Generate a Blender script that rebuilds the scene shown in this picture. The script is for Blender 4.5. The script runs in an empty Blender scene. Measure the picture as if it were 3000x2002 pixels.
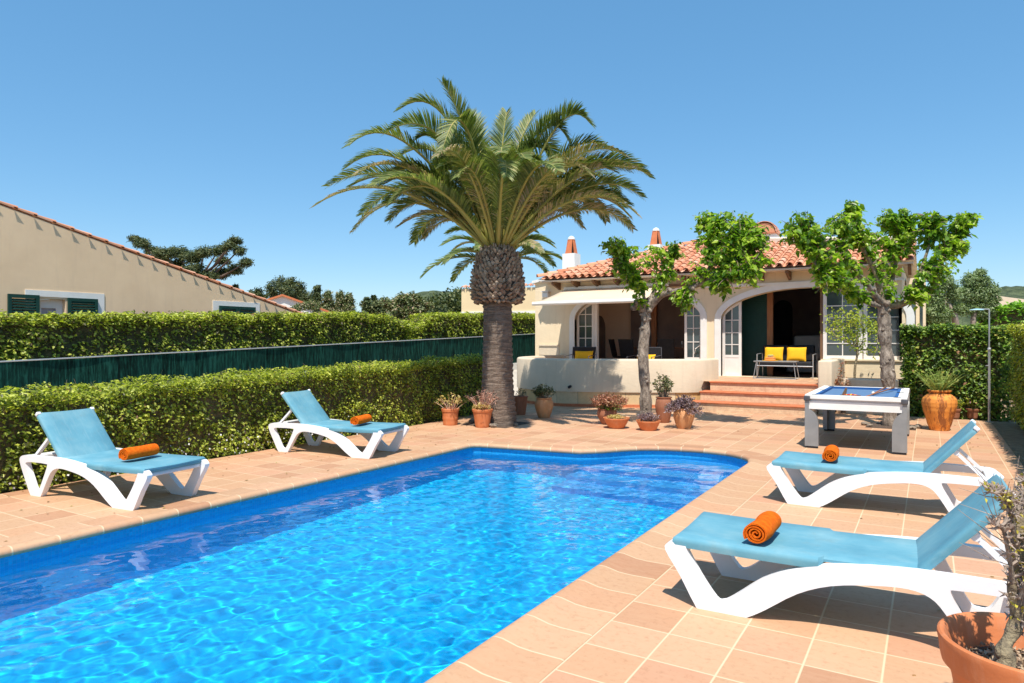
import bpy, bmesh, math, random
import numpy as np
from mathutils import Vector, Matrix, noise
from mathutils.geometry import tessellate_polygon

S = bpy.context.scene
COL = S.collection
random.seed(7)
RNG = np.random.default_rng(11)
PI = math.pi
R = math.radians

# ---------------------------------------------------------------- camera frame
YAW = math.atan(1222 / 2000)
CAMH = 1.6
FW = Vector((-math.sin(YAW), math.cos(YAW), 0))
RT = Vector((math.cos(YAW), math.sin(YAW), 0))

def at(px, py, d):
    """point seen at photograph pixel (px, py) at depth d metres"""
    return FW * d + RT * ((px - 1500) / 2000 * d) + Vector((0, 0, CAMH + (997 - py) / 2000 * d))

# ---------------------------------------------------------------- materials
def new_mat(name):
    m = bpy.data.materials.new(name)
    m.use_nodes = True
    nt = m.node_tree
    return m, nt, nt.nodes['Principled BSDF']

def N(nt, t, **kw):
    n = nt.nodes.new(t)
    for k, v in kw.items():
        setattr(n, k, v)
    return n

def math_n(nt, op, a, b=None, c=None, clamp=False):
    n = nt.nodes.new('ShaderNodeMath'); n.operation = op; n.use_clamp = clamp
    for i, v in enumerate((a, b, c)):
        if v is None: continue
        if hasattr(v, 'links'): nt.links.new(v, n.inputs[i])
        else: n.inputs[i].default_value = v
    return n.outputs[0]

def mix_col(nt, fac, a, b, mode='MIX'):
    n = nt.nodes.new('ShaderNodeMix'); n.data_type = 'RGBA'; n.blend_type = mode
    for s, v in ((n.inputs[0], fac), (n.inputs[6], a), (n.inputs[7], b)):
        if hasattr(v, 'links'): nt.links.new(v, s)
        elif isinstance(v, (int, float)): s.default_value = v
        else: s.default_value = (*v, 1)
    return n.outputs[2]

def ramp(nt, fac, stops):
    n = nt.nodes.new('ShaderNodeValToRGB')
    e = n.color_ramp.elements
    while len(e) < len(stops): e.new(0.5)
    for i, (p, c) in enumerate(stops):
        e[i].position = p; e[i].color = (*c, 1)
    nt.links.new(fac, n.inputs[0])
    return n.outputs[0]

def noise_tex(nt, vec, scale, detail=4, rough=.55, dim='3D'):
    n = nt.nodes.new('ShaderNodeTexNoise'); n.noise_dimensions = dim
    n.inputs['Scale'].default_value = scale; n.inputs['Detail'].default_value = detail
    n.inputs['Roughness'].default_value = rough
    if vec is not None: nt.links.new(vec, n.inputs['Vector'])
    return n.outputs['Fac']

def mapping(nt, vec, sc=(1, 1, 1), loc=(0, 0, 0)):
    n = nt.nodes.new('ShaderNodeMapping')
    n.inputs['Scale'].default_value = sc; n.inputs['Location'].default_value = loc
    nt.links.new(vec, n.inputs['Vector'])
    return n.outputs[0]

def coords(nt, which='Object'):
    return nt.nodes.new('ShaderNodeTexCoord').outputs[which]

def bump(nt, bs, height, strength=.3, dist=.02):
    n = nt.nodes.new('ShaderNodeBump'); n.inputs['Strength'].default_value = strength
    n.inputs['Distance'].default_value = dist
    nt.links.new(height, n.inputs['Height']); nt.links.new(n.outputs[0], bs.inputs['Normal'])

def plain(name, c1, c2=None, rough=.6, scale=8, bmp=0, bscale=60, spec=.4, metal=0, stretch=(1, 1, 1), bdist=.01):
    m, nt, b = new_mat(name)
    co = coords(nt)
    if c2 is None: c2 = tuple(x * .86 for x in c1)
    f = noise_tex(nt, mapping(nt, co, stretch), scale, 6, .6)
    nt.links.new(ramp(nt, f, [(.32, c2), (.68, c1)]), b.inputs['Base Color'])
    b.inputs['Roughness'].default_value = rough
    b.inputs['Specular IOR Level'].default_value = spec
    b.inputs['Metallic'].default_value = metal
    if bmp: bump(nt, b, noise_tex(nt, mapping(nt, co, stretch), bscale, 5, .6), bmp, bdist)
    return m

def grid_mask(nt, vec, sx, sy, ox=0, oy=0, g=.02):
    """grout mask (1 on joints) and a per-tile random value"""
    sp = nt.nodes.new('ShaderNodeSeparateXYZ'); nt.links.new(vec, sp.inputs[0])
    u = math_n(nt, 'DIVIDE', math_n(nt, 'SUBTRACT', sp.outputs[0], ox), sx)
    v = math_n(nt, 'DIVIDE', math_n(nt, 'SUBTRACT', sp.outputs[1], oy), sy)
    fu = math_n(nt, 'FRACT', u); fv = math_n(nt, 'FRACT', v)
    du = math_n(nt, 'MULTIPLY', math_n(nt, 'ABSOLUTE', math_n(nt, 'SUBTRACT', fu, .5)), 2)
    dv = math_n(nt, 'MULTIPLY', math_n(nt, 'ABSOLUTE', math_n(nt, 'SUBTRACT', fv, .5)), 2)
    def edge(d, s):
        mr = nt.nodes.new('ShaderNodeMapRange'); mr.interpolation_type = 'SMOOTHSTEP'
        mr.inputs[1].default_value = 1 - 1.5 * g / s; mr.inputs[2].default_value = 1 - .55 * g / s
        nt.links.new(d, mr.inputs[0]); return mr.outputs[0]
    mask = math_n(nt, 'MAXIMUM', edge(du, sx), edge(dv, sy))
    cb = nt.nodes.new('ShaderNodeCombineXYZ')
    nt.links.new(math_n(nt, 'FLOOR', u), cb.inputs[0]); nt.links.new(math_n(nt, 'FLOOR', v), cb.inputs[1])
    wn = nt.nodes.new('ShaderNodeTexWhiteNoise'); wn.noise_dimensions = '3D'
    nt.links.new(cb.outputs[0], wn.inputs['Vector'])
    return mask, wn.outputs['Value']

TILE_STOPS = [(0, (.40, .18, .092)), (.22, (.54, .28, .15)), (.45, (.49, .28, .155)), (.7, (.60, .345, .20)), (.88, (.54, .26, .15)), (1, (.44, .21, .115))]
def terracotta_tiles(name, sx, sy, ox, oy, uv=False, g=.012):
    m, nt, b = new_mat(name)
    vec = coords(nt, 'UV' if uv else 'Object')
    mask, rnd = grid_mask(nt, vec, sx, sy, ox, oy, g)
    base = ramp(nt, rnd, TILE_STOPS)
    obj = coords(nt)
    st = noise_tex(nt, mapping(nt, obj, (3, 12, 3)), 2.2, 6, .65)
    base = mix_col(nt, math_n(nt, 'MULTIPLY', st, .55), base, (.60, .405, .255))
    big = noise_tex(nt, obj, .7, 5, .6)
    base = mix_col(nt, math_n(nt, 'MULTIPLY', math_n(nt, 'GREATER_THAN', big, .62), .12), base, (.5, .3, .2))
    sc = noise_tex(nt, obj, 26, 6, .7)
    base = mix_col(nt, ramp_fac(nt, sc, .52, .72, .55), base, (.38, .19, .10))
    c = mix_col(nt, math_n(nt, 'MULTIPLY', mask, .9), base, (.70, .53, .34))
    nt.links.new(c, b.inputs['Base Color'])
    rg = nt.nodes.new('ShaderNodeMapRange'); rg.inputs[3].default_value = .45; rg.inputs[4].default_value = .8
    nt.links.new(sc, rg.inputs[0]); nt.links.new(rg.outputs[0], b.inputs['Roughness'])
    b.inputs['Specular IOR Level'].default_value = .35
    h = math_n(nt, 'SUBTRACT', math_n(nt, 'MULTIPLY', sc, .25), mask)
    bump(nt, b, h, .35, .004)
    return m

def ramp_fac(nt, f, a, b, amount):
    mr = nt.nodes.new('ShaderNodeMapRange'); mr.clamp = True
    mr.inputs[1].default_value = a; mr.inputs[2].default_value = b; mr.inputs[4].default_value = amount
    nt.links.new(f, mr.inputs[0]); return mr.outputs[0]

def mosaic(name, stops, grout, uv=True, g=.003, s=.027):
    m, nt, b = new_mat(name)
    vec = coords(nt, 'UV' if uv else 'Object')
    mask, rnd = grid_mask(nt, vec, s, s, 0, 0, g)
    base = ramp(nt, rnd, stops)
    nt.links.new(mix_col(nt, mask, base, grout), b.inputs['Base Color'])
    b.inputs['Roughness'].default_value = .25
    return m

def leaf_mat(name, stops, transl=.3, rough=.45, spec=.4):
    m, nt, b = new_mat(name)
    g = nt.nodes.new('ShaderNodeNewGeometry')
    nz = noise_tex(nt, coords(nt), 2.6, 4, .6)
    sh_ = math_n(nt, 'MULTIPLY', math_n(nt, 'SUBTRACT', nz, .5), 1.5)
    fac = math_n(nt, 'ADD', math_n(nt, 'MULTIPLY', g.outputs['Random Per Island'], .94), sh_, clamp=True)
    top = math_n(nt, 'LESS_THAN', g.outputs['Random Per Island'], .94)
    fac = math_n(nt, 'MINIMUM', fac, math_n(nt, 'SUBTRACT', 1.0, math_n(nt, 'MULTIPLY', top, .08)))
    base = ramp(nt, fac, stops)
    nt.links.new(base, b.inputs['Base Color'])
    b.inputs['Roughness'].default_value = rough
    b.inputs['Specular IOR Level'].default_value = spec
    t = nt.nodes.new('ShaderNodeBsdfTranslucent')
    br = mix_col(nt, .55, base, (.75, .95, .10), 'MIX')
    tc = mix_col(nt, 1.0, base, (1.5, 1.7, .6), 'MULTIPLY')
    nt.links.new(tc, t.inputs[0])
    mx = nt.nodes.new('ShaderNodeMixShader'); mx.inputs[0].default_value = transl
    nt.links.new(b.outputs[0], mx.inputs[1]); nt.links.new(t.outputs[0], mx.inputs[2])
    nt.links.new(mx.outputs[0], nt.nodes['Material Output'].inputs[0])
    return m

M = {}
M['deck'] = terracotta_tiles('terracotta_paving', .34, .34, -1.55 + .34 * 20, 2.94, g=.010)
M['coping'] = terracotta_tiles('terracotta_coping', .335, 9, 3.04 + 2.5, -4.4, uv=True, g=.011)
M['terrace'] = terracotta_tiles('terrace_tiles', .30, .30, 0, 0)
M['mosaic_wall'] = mosaic('pool_wall_mosaic', [(0, (.003, .28, .58)), (.5, (.004, .33, .66)), (1, (.006, .38, .72))], (.05, .30, .62))
M['mosaic_floor'] = mosaic('pool_floor_mosaic', [(0, (.003, .42, .78)), (.5, (.004, .46, .82)), (1, (.006, .50, .85))], (.01, .47, .84), uv=False)
def stucco(name, c1, c2, stain, amount=.35, bs_=.3):
    m, nt, b = new_mat(name); co = coords(nt)
    c = ramp(nt, noise_tex(nt, co, 1.6, 6, .6), [(.3, c2), (.7, c1)])
    st = noise_tex(nt, mapping(nt, co, (5, 5, .5)), 1.3, 7, .7); c = mix_col(nt, ramp_fac(nt, st, .52, .76, amount), c, stain)
    sp = noise_tex(nt, co, 14, 6, .75); c = mix_col(nt, ramp_fac(nt, sp, .6, .78, amount * .7), c, stain)
    nt.links.new(c, b.inputs['Base Color']); b.inputs['Roughness'].default_value = .9; b.inputs['Specular IOR Level'].default_value = .15
    bump(nt, b, noise_tex(nt, mapping(nt, co, (1, 1, 2.2)), 7, 7, .65), bs_, .02); return m
M['cream'] = plain('cream_stucco', (.84, .69, .48), (.78, .63, .43), .85, 3, .25, 40, .2)
M['cream_wall'] = plain('parapet_stucco', (.78, .65, .49), (.68, .55, .41), .85, 2.5, .3, 30, .2, stretch=(1, 1, .5))
M['white'] = plain('white_paint', (.82, .81, .78), (.76, .74, .70), .6, 4, .1, 40, .3)
M['white_frame'] = plain('white_window_frame', (.82, .78, .74), (.78, .72, .68), .45, 5)
M['tan'] = plain('tan_stucco', (.74, .55, .36), (.67, .49, .31), .9, 1.2, .35, 25, .15)
M['far_beige'] = plain('beige_stucco', (.78, .62, .38), (.74, .58, .35), .9, 1, .1, 20, .15)
M['cream'] = stucco('cream_render', (.84, .69, .48), (.78, .63, .43), (.58, .45, .30))
M['cream_wall'] = stucco('parapet_render', (.74, .62, .47), (.66, .54, .40), (.48, .40, .30), .45)
M['tan'] = stucco('tan_render', (.86, .64, .42), (.78, .57, .37), (.62, .46, .32), .35, .06)
M['roof_tile'] = None
m, nt, b = new_mat('clay_roof_tiles')
g_ = nt.nodes.new('ShaderNodeNewGeometry')
c_ = ramp(nt, g_.outputs['Random Per Island'], [(0, (.52, .17, .08)), (.3, (.64, .28, .15)), (.6, (.72, .38, .24)), (.85, (.62, .26, .13)), (1, (.78, .50, .36))])
c_ = mix_col(nt, ramp_fac(nt, noise_tex(nt, coords(nt), 9, 6, .7), .5, .75, .5), c_, (.42, .30, .22))
nt.links.new(c_, b.inputs['Base Color']); b.inputs['Roughness'].default_value = .85
bump(nt, b, noise_tex(nt, coords(nt), 60, 4), .3, .01)
M['roof_tile'] = m
M['clay'] = plain('smooth_clay', (.62, .20, .08), (.52, .15, .06), .8, 6, .2, 30)
M['mortar'] = plain('roof_mortar', (.72, .62, .50), (.60, .48, .38), .9, 5, .3, 20)
M['wood'] = plain('varnished_wood', (.42, .17, .06), (.30, .11, .04), .45, 6, .1, 30, stretch=(6, 6, .6))
M['brown_wood'] = plain('brown_beam_wood', (.22, .12, .06), (.14, .07, .04), .7, 8, .2, 30)
M['shutter'] = plain('dark_green_shutter', (.006, .055, .04), (.004, .04, .03), .5, 6)
M['green_fence'] = None
m, nt, b = new_mat('green_reed_screen')
co_ = coords(nt)
f1 = noise_tex(nt, mapping(nt, co_, (1, 16, 1.6)), 1.6, 6, .75)
f2 = noise_tex(nt, mapping(nt, co_, (1, 2.0, 1.0)), 1.1, 6, .65)
c_ = ramp(nt, f1, [(.38, (.0006, .006, .005)), (.5, (.003, .028, .020)), (.62, (.014, .080, .060))])
c_ = mix_col(nt, ramp_fac(nt, f2, .48, .72, .5), c_, (.008, .055, .046))
nt.links.new(c_, b.inputs['Base Color']); b.inputs['Roughness'].default_value = .7
b.inputs['Specular IOR Level'].default_value = .1
M['green_fence'] = m
M['plastic'] = plain('white_plastic', (.84, .84, .86), (.78, .78, .80), .35, 5, 0)
M['grey_plastic'] = plain('grey_white_plastic', (.72, .70, .70), (.6, .58, .58), .45, 5)
# faded blue sling fabric
m, nt, b = new_mat('blue_sling_fabric')
co_ = coords(nt)
f1 = noise_tex(nt, co_, 2.6, 5, .6); f2 = noise_tex(nt, mapping(nt, co_, (1, 8, 1)), 5, 6, .7)
c_ = ramp(nt, f1, [(.3, (.09, .26, .345)), (.5, (.125, .32, .405)), (.72, (.20, .385, .445))])
c_ = mix_col(nt, ramp_fac(nt, f2, .52, .8, .4), c_, (.32, .46, .50))
f3 = noise_tex(nt, co_, 5.5, 7, .7); c_ = mix_col(nt, ramp_fac(nt, f3, .56, .75, .35), c_, (.16, .22, .22))
nt.links.new(c_, b.inputs['Base Color']); b.inputs['Roughness'].default_value = .7; b.inputs['Specular IOR Level'].default_value = .2
w_ = nt.nodes.new('ShaderNodeTexChecker'); w_.inputs['Scale'].default_value = 260; nt.links.new(co_, w_.inputs[0])
bump(nt, b, w_.outputs['Fac'], .15, .002)
tb_ = nt.nodes.new('ShaderNodeBsdfTranslucent'); nt.links.new(c_, tb_.inputs[0])
M['sling'] = m
m, nt, b = new_mat('orange_towel_terry')
nt.links.new(ramp(nt, noise_tex(nt, coords(nt), 40, 5), [(.3, (.72, .11, .006)), (.7, (.88, .19, .012))]), b.inputs['Base Color'])
b.inputs['Roughness'].default_value = .95; b.inputs['Specular IOR Level'].default_value = .1
bump(nt, b, noise_tex(nt, coords(nt), 220, 5, .7), 1.0, .008)
M['towel'] = m
def terracotta_pot(name, c1, c2, stain=(.75, .45, .28), amount=.5):
    m, nt, b = new_mat(name)
    co = coords(nt)
    c = ramp(nt, noise_tex(nt, co, 5, 6, .6), [(.3, c2), (.7, c1)])
    s = noise_tex(nt, mapping(nt, co, (9, 9, 1.5)), 1.6, 6, .7)
    c = mix_col(nt, ramp_fac(nt, s, *((.47, .56) if amount > .8 else (.5, .72)), amount), c, stain)
    nt.links.new(c, b.inputs['Base Color']); b.inputs['Roughness'].default_value = .75
    bump(nt, b, noise_tex(nt, co, 50, 5), .2, .006)
    return m
M['pot'] = terracotta_pot('orange_terracotta', (.62, .20, .07), (.54, .16, .05), amount=.25)
M['pot_pale'] = terracotta_pot('pale_terracotta', (.60, .30, .13), (.52, .22, .08), (.75, .5, .3), .4)
M['pot_dark'] = terracotta_pot('brown_terracotta', (.36, .14, .07), (.28, .10, .05), (.5, .25, .15), .3)
M['pot_urn'] = terracotta_pot('glazed_streaked_terracotta', (.84, .33, .06), (.72, .25, .04), (.26, .08, .02), .9)
M['soil'] = plain('potting_soil', (.16, .11, .08), (.06, .04, .03), .95, 40, .8, 60, bdist=.03)
M['earth'] = plain('brown_earth', (.42, .29, .18), (.26, .17, .10), .95, 6, .8, 30, bdist=.05)
M['concrete'] = plain('pale_concrete', (.52, .48, .42), (.44, .40, .35), .9, 2, .3, 30)
m, nt, b = new_mat('ochre_stone_blocks')
mk_, rn_ = grid_mask(nt, coords(nt), .52, 99, 0, -40, .012)
c_ = ramp(nt, rn_, [(0, (.62, .40, .17)), (.4, (.74, .58, .38)), (.7, (.68, .47, .22)), (1, (.78, .66, .48))])
c_ = mix_col(nt, ramp_fac(nt, noise_tex(nt, coords(nt), 9, 6, .7), .45, .7, .4), c_, (.48, .34, .2))
nt.links.new(mix_col(nt, mk_, c_, (.36, .27, .18)), b.inputs['Base Color']); b.inputs['Roughness'].default_value = .9
M['stone'] = m
M['far_stone'] = plain('pale_far_stone', (.86, .70, .52), (.74, .60, .44), .95, .5)
M['rock'] = plain('grey_rock', (.34, .28, .22), (.2, .16, .12), .9, 12, .6, 30, bdist=.03)
M['dark_metal'] = plain('dark_metal', (.10, .10, .11), (.07, .07, .08), .4, 6)
M['grey_metal'] = plain('brushed_grey_metal', (.50, .50, .50), (.40, .40, .41), .38, 5, spec=.5, metal=.55)
M['leg_metal'] = plain('satin_grey_leg', (.30, .30, .295), (.22, .225, .225), .5, 3, metal=.1)
M['black'] = plain('black_fabric', (.02, .02, .024), (.012, .012, .015), .8, 10)
M['yellow'] = plain('yellow_cushion_cloth', (.85, .47, .01), (.78, .40, .01), .85, 10, .2, 100)
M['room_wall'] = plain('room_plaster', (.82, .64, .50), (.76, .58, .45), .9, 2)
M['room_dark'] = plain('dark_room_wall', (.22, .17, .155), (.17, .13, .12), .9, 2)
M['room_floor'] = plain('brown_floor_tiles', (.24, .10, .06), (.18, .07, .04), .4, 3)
M['beige_sofa'] = plain('beige_upholstery', (.50, .43, .38), (.42, .36, .31), .9, 5)
M['felt'] = plain('blue_felt', (.10, .195, .35), (.085, .17, .31), .95, 30, .2, 200)
M['felt_dark'] = plain('dark_blue_cushion', (.02, .11, .32), (.015, .09, .28), .9, 30)
M['awning'] = plain('beige_awning_canvas', (.70, .56, .40), (.66, .52, .37), .8, 3, .1, 80)
M['red_ball'] = plain('red_ball', (.55, .02, .02), None, .15)
M['yellow_ball'] = plain('yellow_ball', (.85, .5, .02), None, .15)
M['ivory'] = plain('ivory_ball', (.85, .83, .75), None, .15)
M['bark'] = plain('mulberry_bark', (.44, .36, .29), (.11, .08, .06), .95, 17, 1.0, 30, bdist=.05, stretch=(1, 1, .4))
M['lichen_bark'] = plain('lichen_bark', (.40, .32, .19), (.13, .10, .07), .95, 22, 1.0, 40, bdist=.03)
M['pine_bark'] = plain('pine_bark', (.16, .11, .08), (.09, .06, .05), .9, 8, .6, 20)
M['olive_bark'] = plain('olive_bark', (.42, .34, .28), (.25, .19, .15), .9, 8, .6, 20)
m, nt, b = new_mat('palm_trunk_bark')
co_ = coords(nt)
f1 = noise_tex(nt, mapping(nt, co_, (2.2, 2.2, 16)), 2.2, 6, .7)
f2 = noise_tex(nt, mapping(nt, co_, (7, 7, 2)), 3, 5, .7)
c_ = ramp(nt, f1, [(.3, (.09, .065, .05)), (.5, (.22, .16, .12)), (.7, (.36, .27, .21))])
c_ = mix_col(nt, ramp_fac(nt, f2, .5, .7, .6), c_, (.12, .085, .065))
nt.links.new(c_, b.inputs['Base Color']); b.inputs['Roughness'].default_value = .95
bump(nt, b, math_n(nt, 'ADD', f1, math_n(nt, 'MULTIPLY', f2, .5)), 1.0, .06)
M['palm_bark'] = m
m, nt, b = new_mat('palm_leaf_base')
g_ = nt.nodes.new('ShaderNodeNewGeometry')
c_ = ramp(nt, g_.outputs['Random Per Island'], [(0, (.16, .10, .065)), (.4, (.30, .21, .14)), (.75, (.44, .34, .25)), (1, (.24, .13, .08))])
c_ = mix_col(nt, ramp_fac(nt, noise_tex(nt, coords(nt), 30, 5, .7), .45, .7, .6), c_, (.08, .05, .035))
nt.links.new(c_, b.inputs['Base Color']); b.inputs['Roughness'].default_value = .9
bump(nt, b, noise_tex(nt, coords(nt), 50, 5), .6, .02)
M['palm_scale'] = m
M['palm_core'] = plain('palm_core', (.06, .04, .03), None, .95)
M['rachis'] = plain('palm_rachis', (.32, .33, .07), (.40, .30, .08), .55, 3)
HS = [(0, (.075, .075, .018)), (.12, (.10, .13, .018)), (.35, (.24, .29, .028)), (.6, (.38, .42, .045)), (.85, (.56, .58, .09)), (.93, (.62, .62, .14)), (.96, (.34, .20, .09)), (1, (.26, .15, .08))]
M['hedge'] = leaf_mat('hedge_leaf', HS, .32)
M['hedge2'] = leaf_mat('hedge_leaf_dry', [(0, (.09, .075, .03)), (.15, (.14, .17, .03)), (.4, (.30, .35, .04)), (.7, (.46, .50, .07)), (.92, (.60, .62, .12)), (.95, (.40, .27, .13)), (1, (.30, .19, .11))], .32)
M['hedge_dark'] = leaf_mat('dark_hedge_leaf', [(0, (.04, .08, .015)), (.4, (.12, .21, .03)), (.8, (.26, .38, .05)), (.95, (.48, .46, .10)), (1, (.3, .15, .08))], .28)
M['hedge_bright'] = leaf_mat('bright_hedge_leaf', [(0, (.10, .22, .02)), (.6, (.20, .40, .03)), (1, (.32, .52, .05))], .35)
M['hedge_core'] = plain('hedge_twigs', (.16, .12, .06), (.05, .06, .02), .95, 14, .8, 30, bdist=.05)
M['twig'] = plain('dry_twig', (.30, .22, .15), (.18, .12, .08), .9, 10)
M['mulberry'] = leaf_mat('mulberry_leaf', [(0, (.05, .12, .014)), (.25, (.12, .24, .02)), (.6, (.26, .40, .035)), (1, (.46, .56, .08))], .42, .35)
M['palm_leaf'] = leaf_mat('palm_leaflet', [(0, (.055, .09, .025)), (.35, (.12, .165, .042)), (.7, (.21, .25, .075)), (.9, (.34, .34, .14)), (1, (.48, .36, .23))], .28, .5, .3)
M['palm_leaf_dry'] = leaf_mat('palm_leaflet_dry', [(0, (.10, .13, .03)), (.35, (.20, .20, .07)), (.6, (.36, .28, .15)), (1, (.46, .34, .22))], .2, .5)
M['pine'] = leaf_mat('pine_needles', [(0, (.03, .055, .018)), (.5, (.075, .105, .03)), (1, (.17, .17, .06))], .12, .6)
M['olive'] = leaf_mat('olive_leaf', [(0, (.09, .14, .05)), (.5, (.20, .28, .11)), (1, (.36, .42, .22))], .25)
M['scrub'] = leaf_mat('scrub_leaf', [(0, (.06, .09, .025)), (.5, (.15, .19, .06)), (.8, (.30, .27, .14)), (1, (.44, .30, .20))], .15)
M['lemon'] = leaf_mat('lemon_leaf', [(0, (.18, .28, .02)), (.6, (.38, .45, .05)), (1, (.55, .52, .08))], .35)
M['red_plant'] = leaf_mat('reddish_leaf', [(0, (.22, .08, .05)), (.5, (.42, .17, .10)), (.8, (.50, .28, .16)), (1, (.12, .14, .05))], .15)
M['purple_plant'] = leaf_mat('purple_leaf', [(0, (.09, .05, .07)), (.5, (.26, .17, .19)), (.85, (.42, .31, .30)), (1, (.13, .13, .08))], .15)
M['yellow_plant'] = leaf_mat('yellow_succulent', [(0, (.55, .40, .10)), (.6, (.72, .58, .22)), (1, (.50, .24, .12))], .15)
M['pink_stem'] = leaf_mat('pinkish_stem', [(0, (.35, .15, .11)), (.6, (.50, .28, .20)), (1, (.58, .40, .26))], .05)
M['green_plant'] = leaf_mat('succulent_leaf', [(0, (.06, .08, .03)), (.5, (.13, .15, .06)), (.85, (.24, .24, .11)), (1, (.36, .28, .14))], .15)
M['aloe'] = leaf_mat('aloe_leaf', [(0, (.16, .24, .05)), (.6, (.32, .40, .09)), (1, (.50, .52, .14))], .2)
M['flower_white'] = plain('white_petal', (.8, .78, .76), None, .7)
# window glass: dark, mirror-like
m, nt, b = new_mat('window_glass')
b.inputs['Base Color'].default_value = (.05, .07, .075, 1); b.inputs['Roughness'].default_value = .06
b.inputs['Specular IOR Level'].default_value = .9
M['glass'] = m
m, nt, b = new_mat('shower_glass')
b.inputs['Base Color'].default_value = (.45, .72, .78, 1); b.inputs['Roughness'].default_value = .1
M['blue_glass'] = m
# brick risers
m, nt, b = new_mat('small_brick_riser')
br = nt.nodes.new('ShaderNodeTexBrick'); br.inputs['Scale'].default_value = 1
br.inputs['Brick Width'].default_value = .16; br.inputs['Row Height'].default_value = .045; br.inputs['Mortar Size'].default_value = .006
br.inputs['Color1'].default_value = (.66, .42, .26, 1); br.inputs['Color2'].default_value = (.80, .62, .40, 1); br.inputs['Mortar'].default_value = (.55, .42, .28, 1)
cb_ = nt.nodes.new('ShaderNodeSeparateXYZ'); nt.links.new(coords(nt), cb_.inputs[0])
cc_ = nt.nodes.new('ShaderNodeCombineXYZ'); nt.links.new(cb_.outputs[0], cc_.inputs[0]); nt.links.new(cb_.outputs[2], cc_.inputs[1])
nt.links.new(cc_.outputs[0], br.inputs['Vector'])
nt.links.new(mix_col(nt, .5, br.outputs[0], ramp(nt, noise_tex(nt, coords(nt), 12, 6, .8), [(.35, (.45, .24, .14)), (.65, (.78, .58, .38))])), b.inputs['Base Color'])
b.inputs['Roughness'].default_value = .85
M['riser'] = m
M['tread'] = plain('clay_tread', (.58, .19, .08), (.48, .13, .05), .6, 8, .1, 40)

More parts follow.
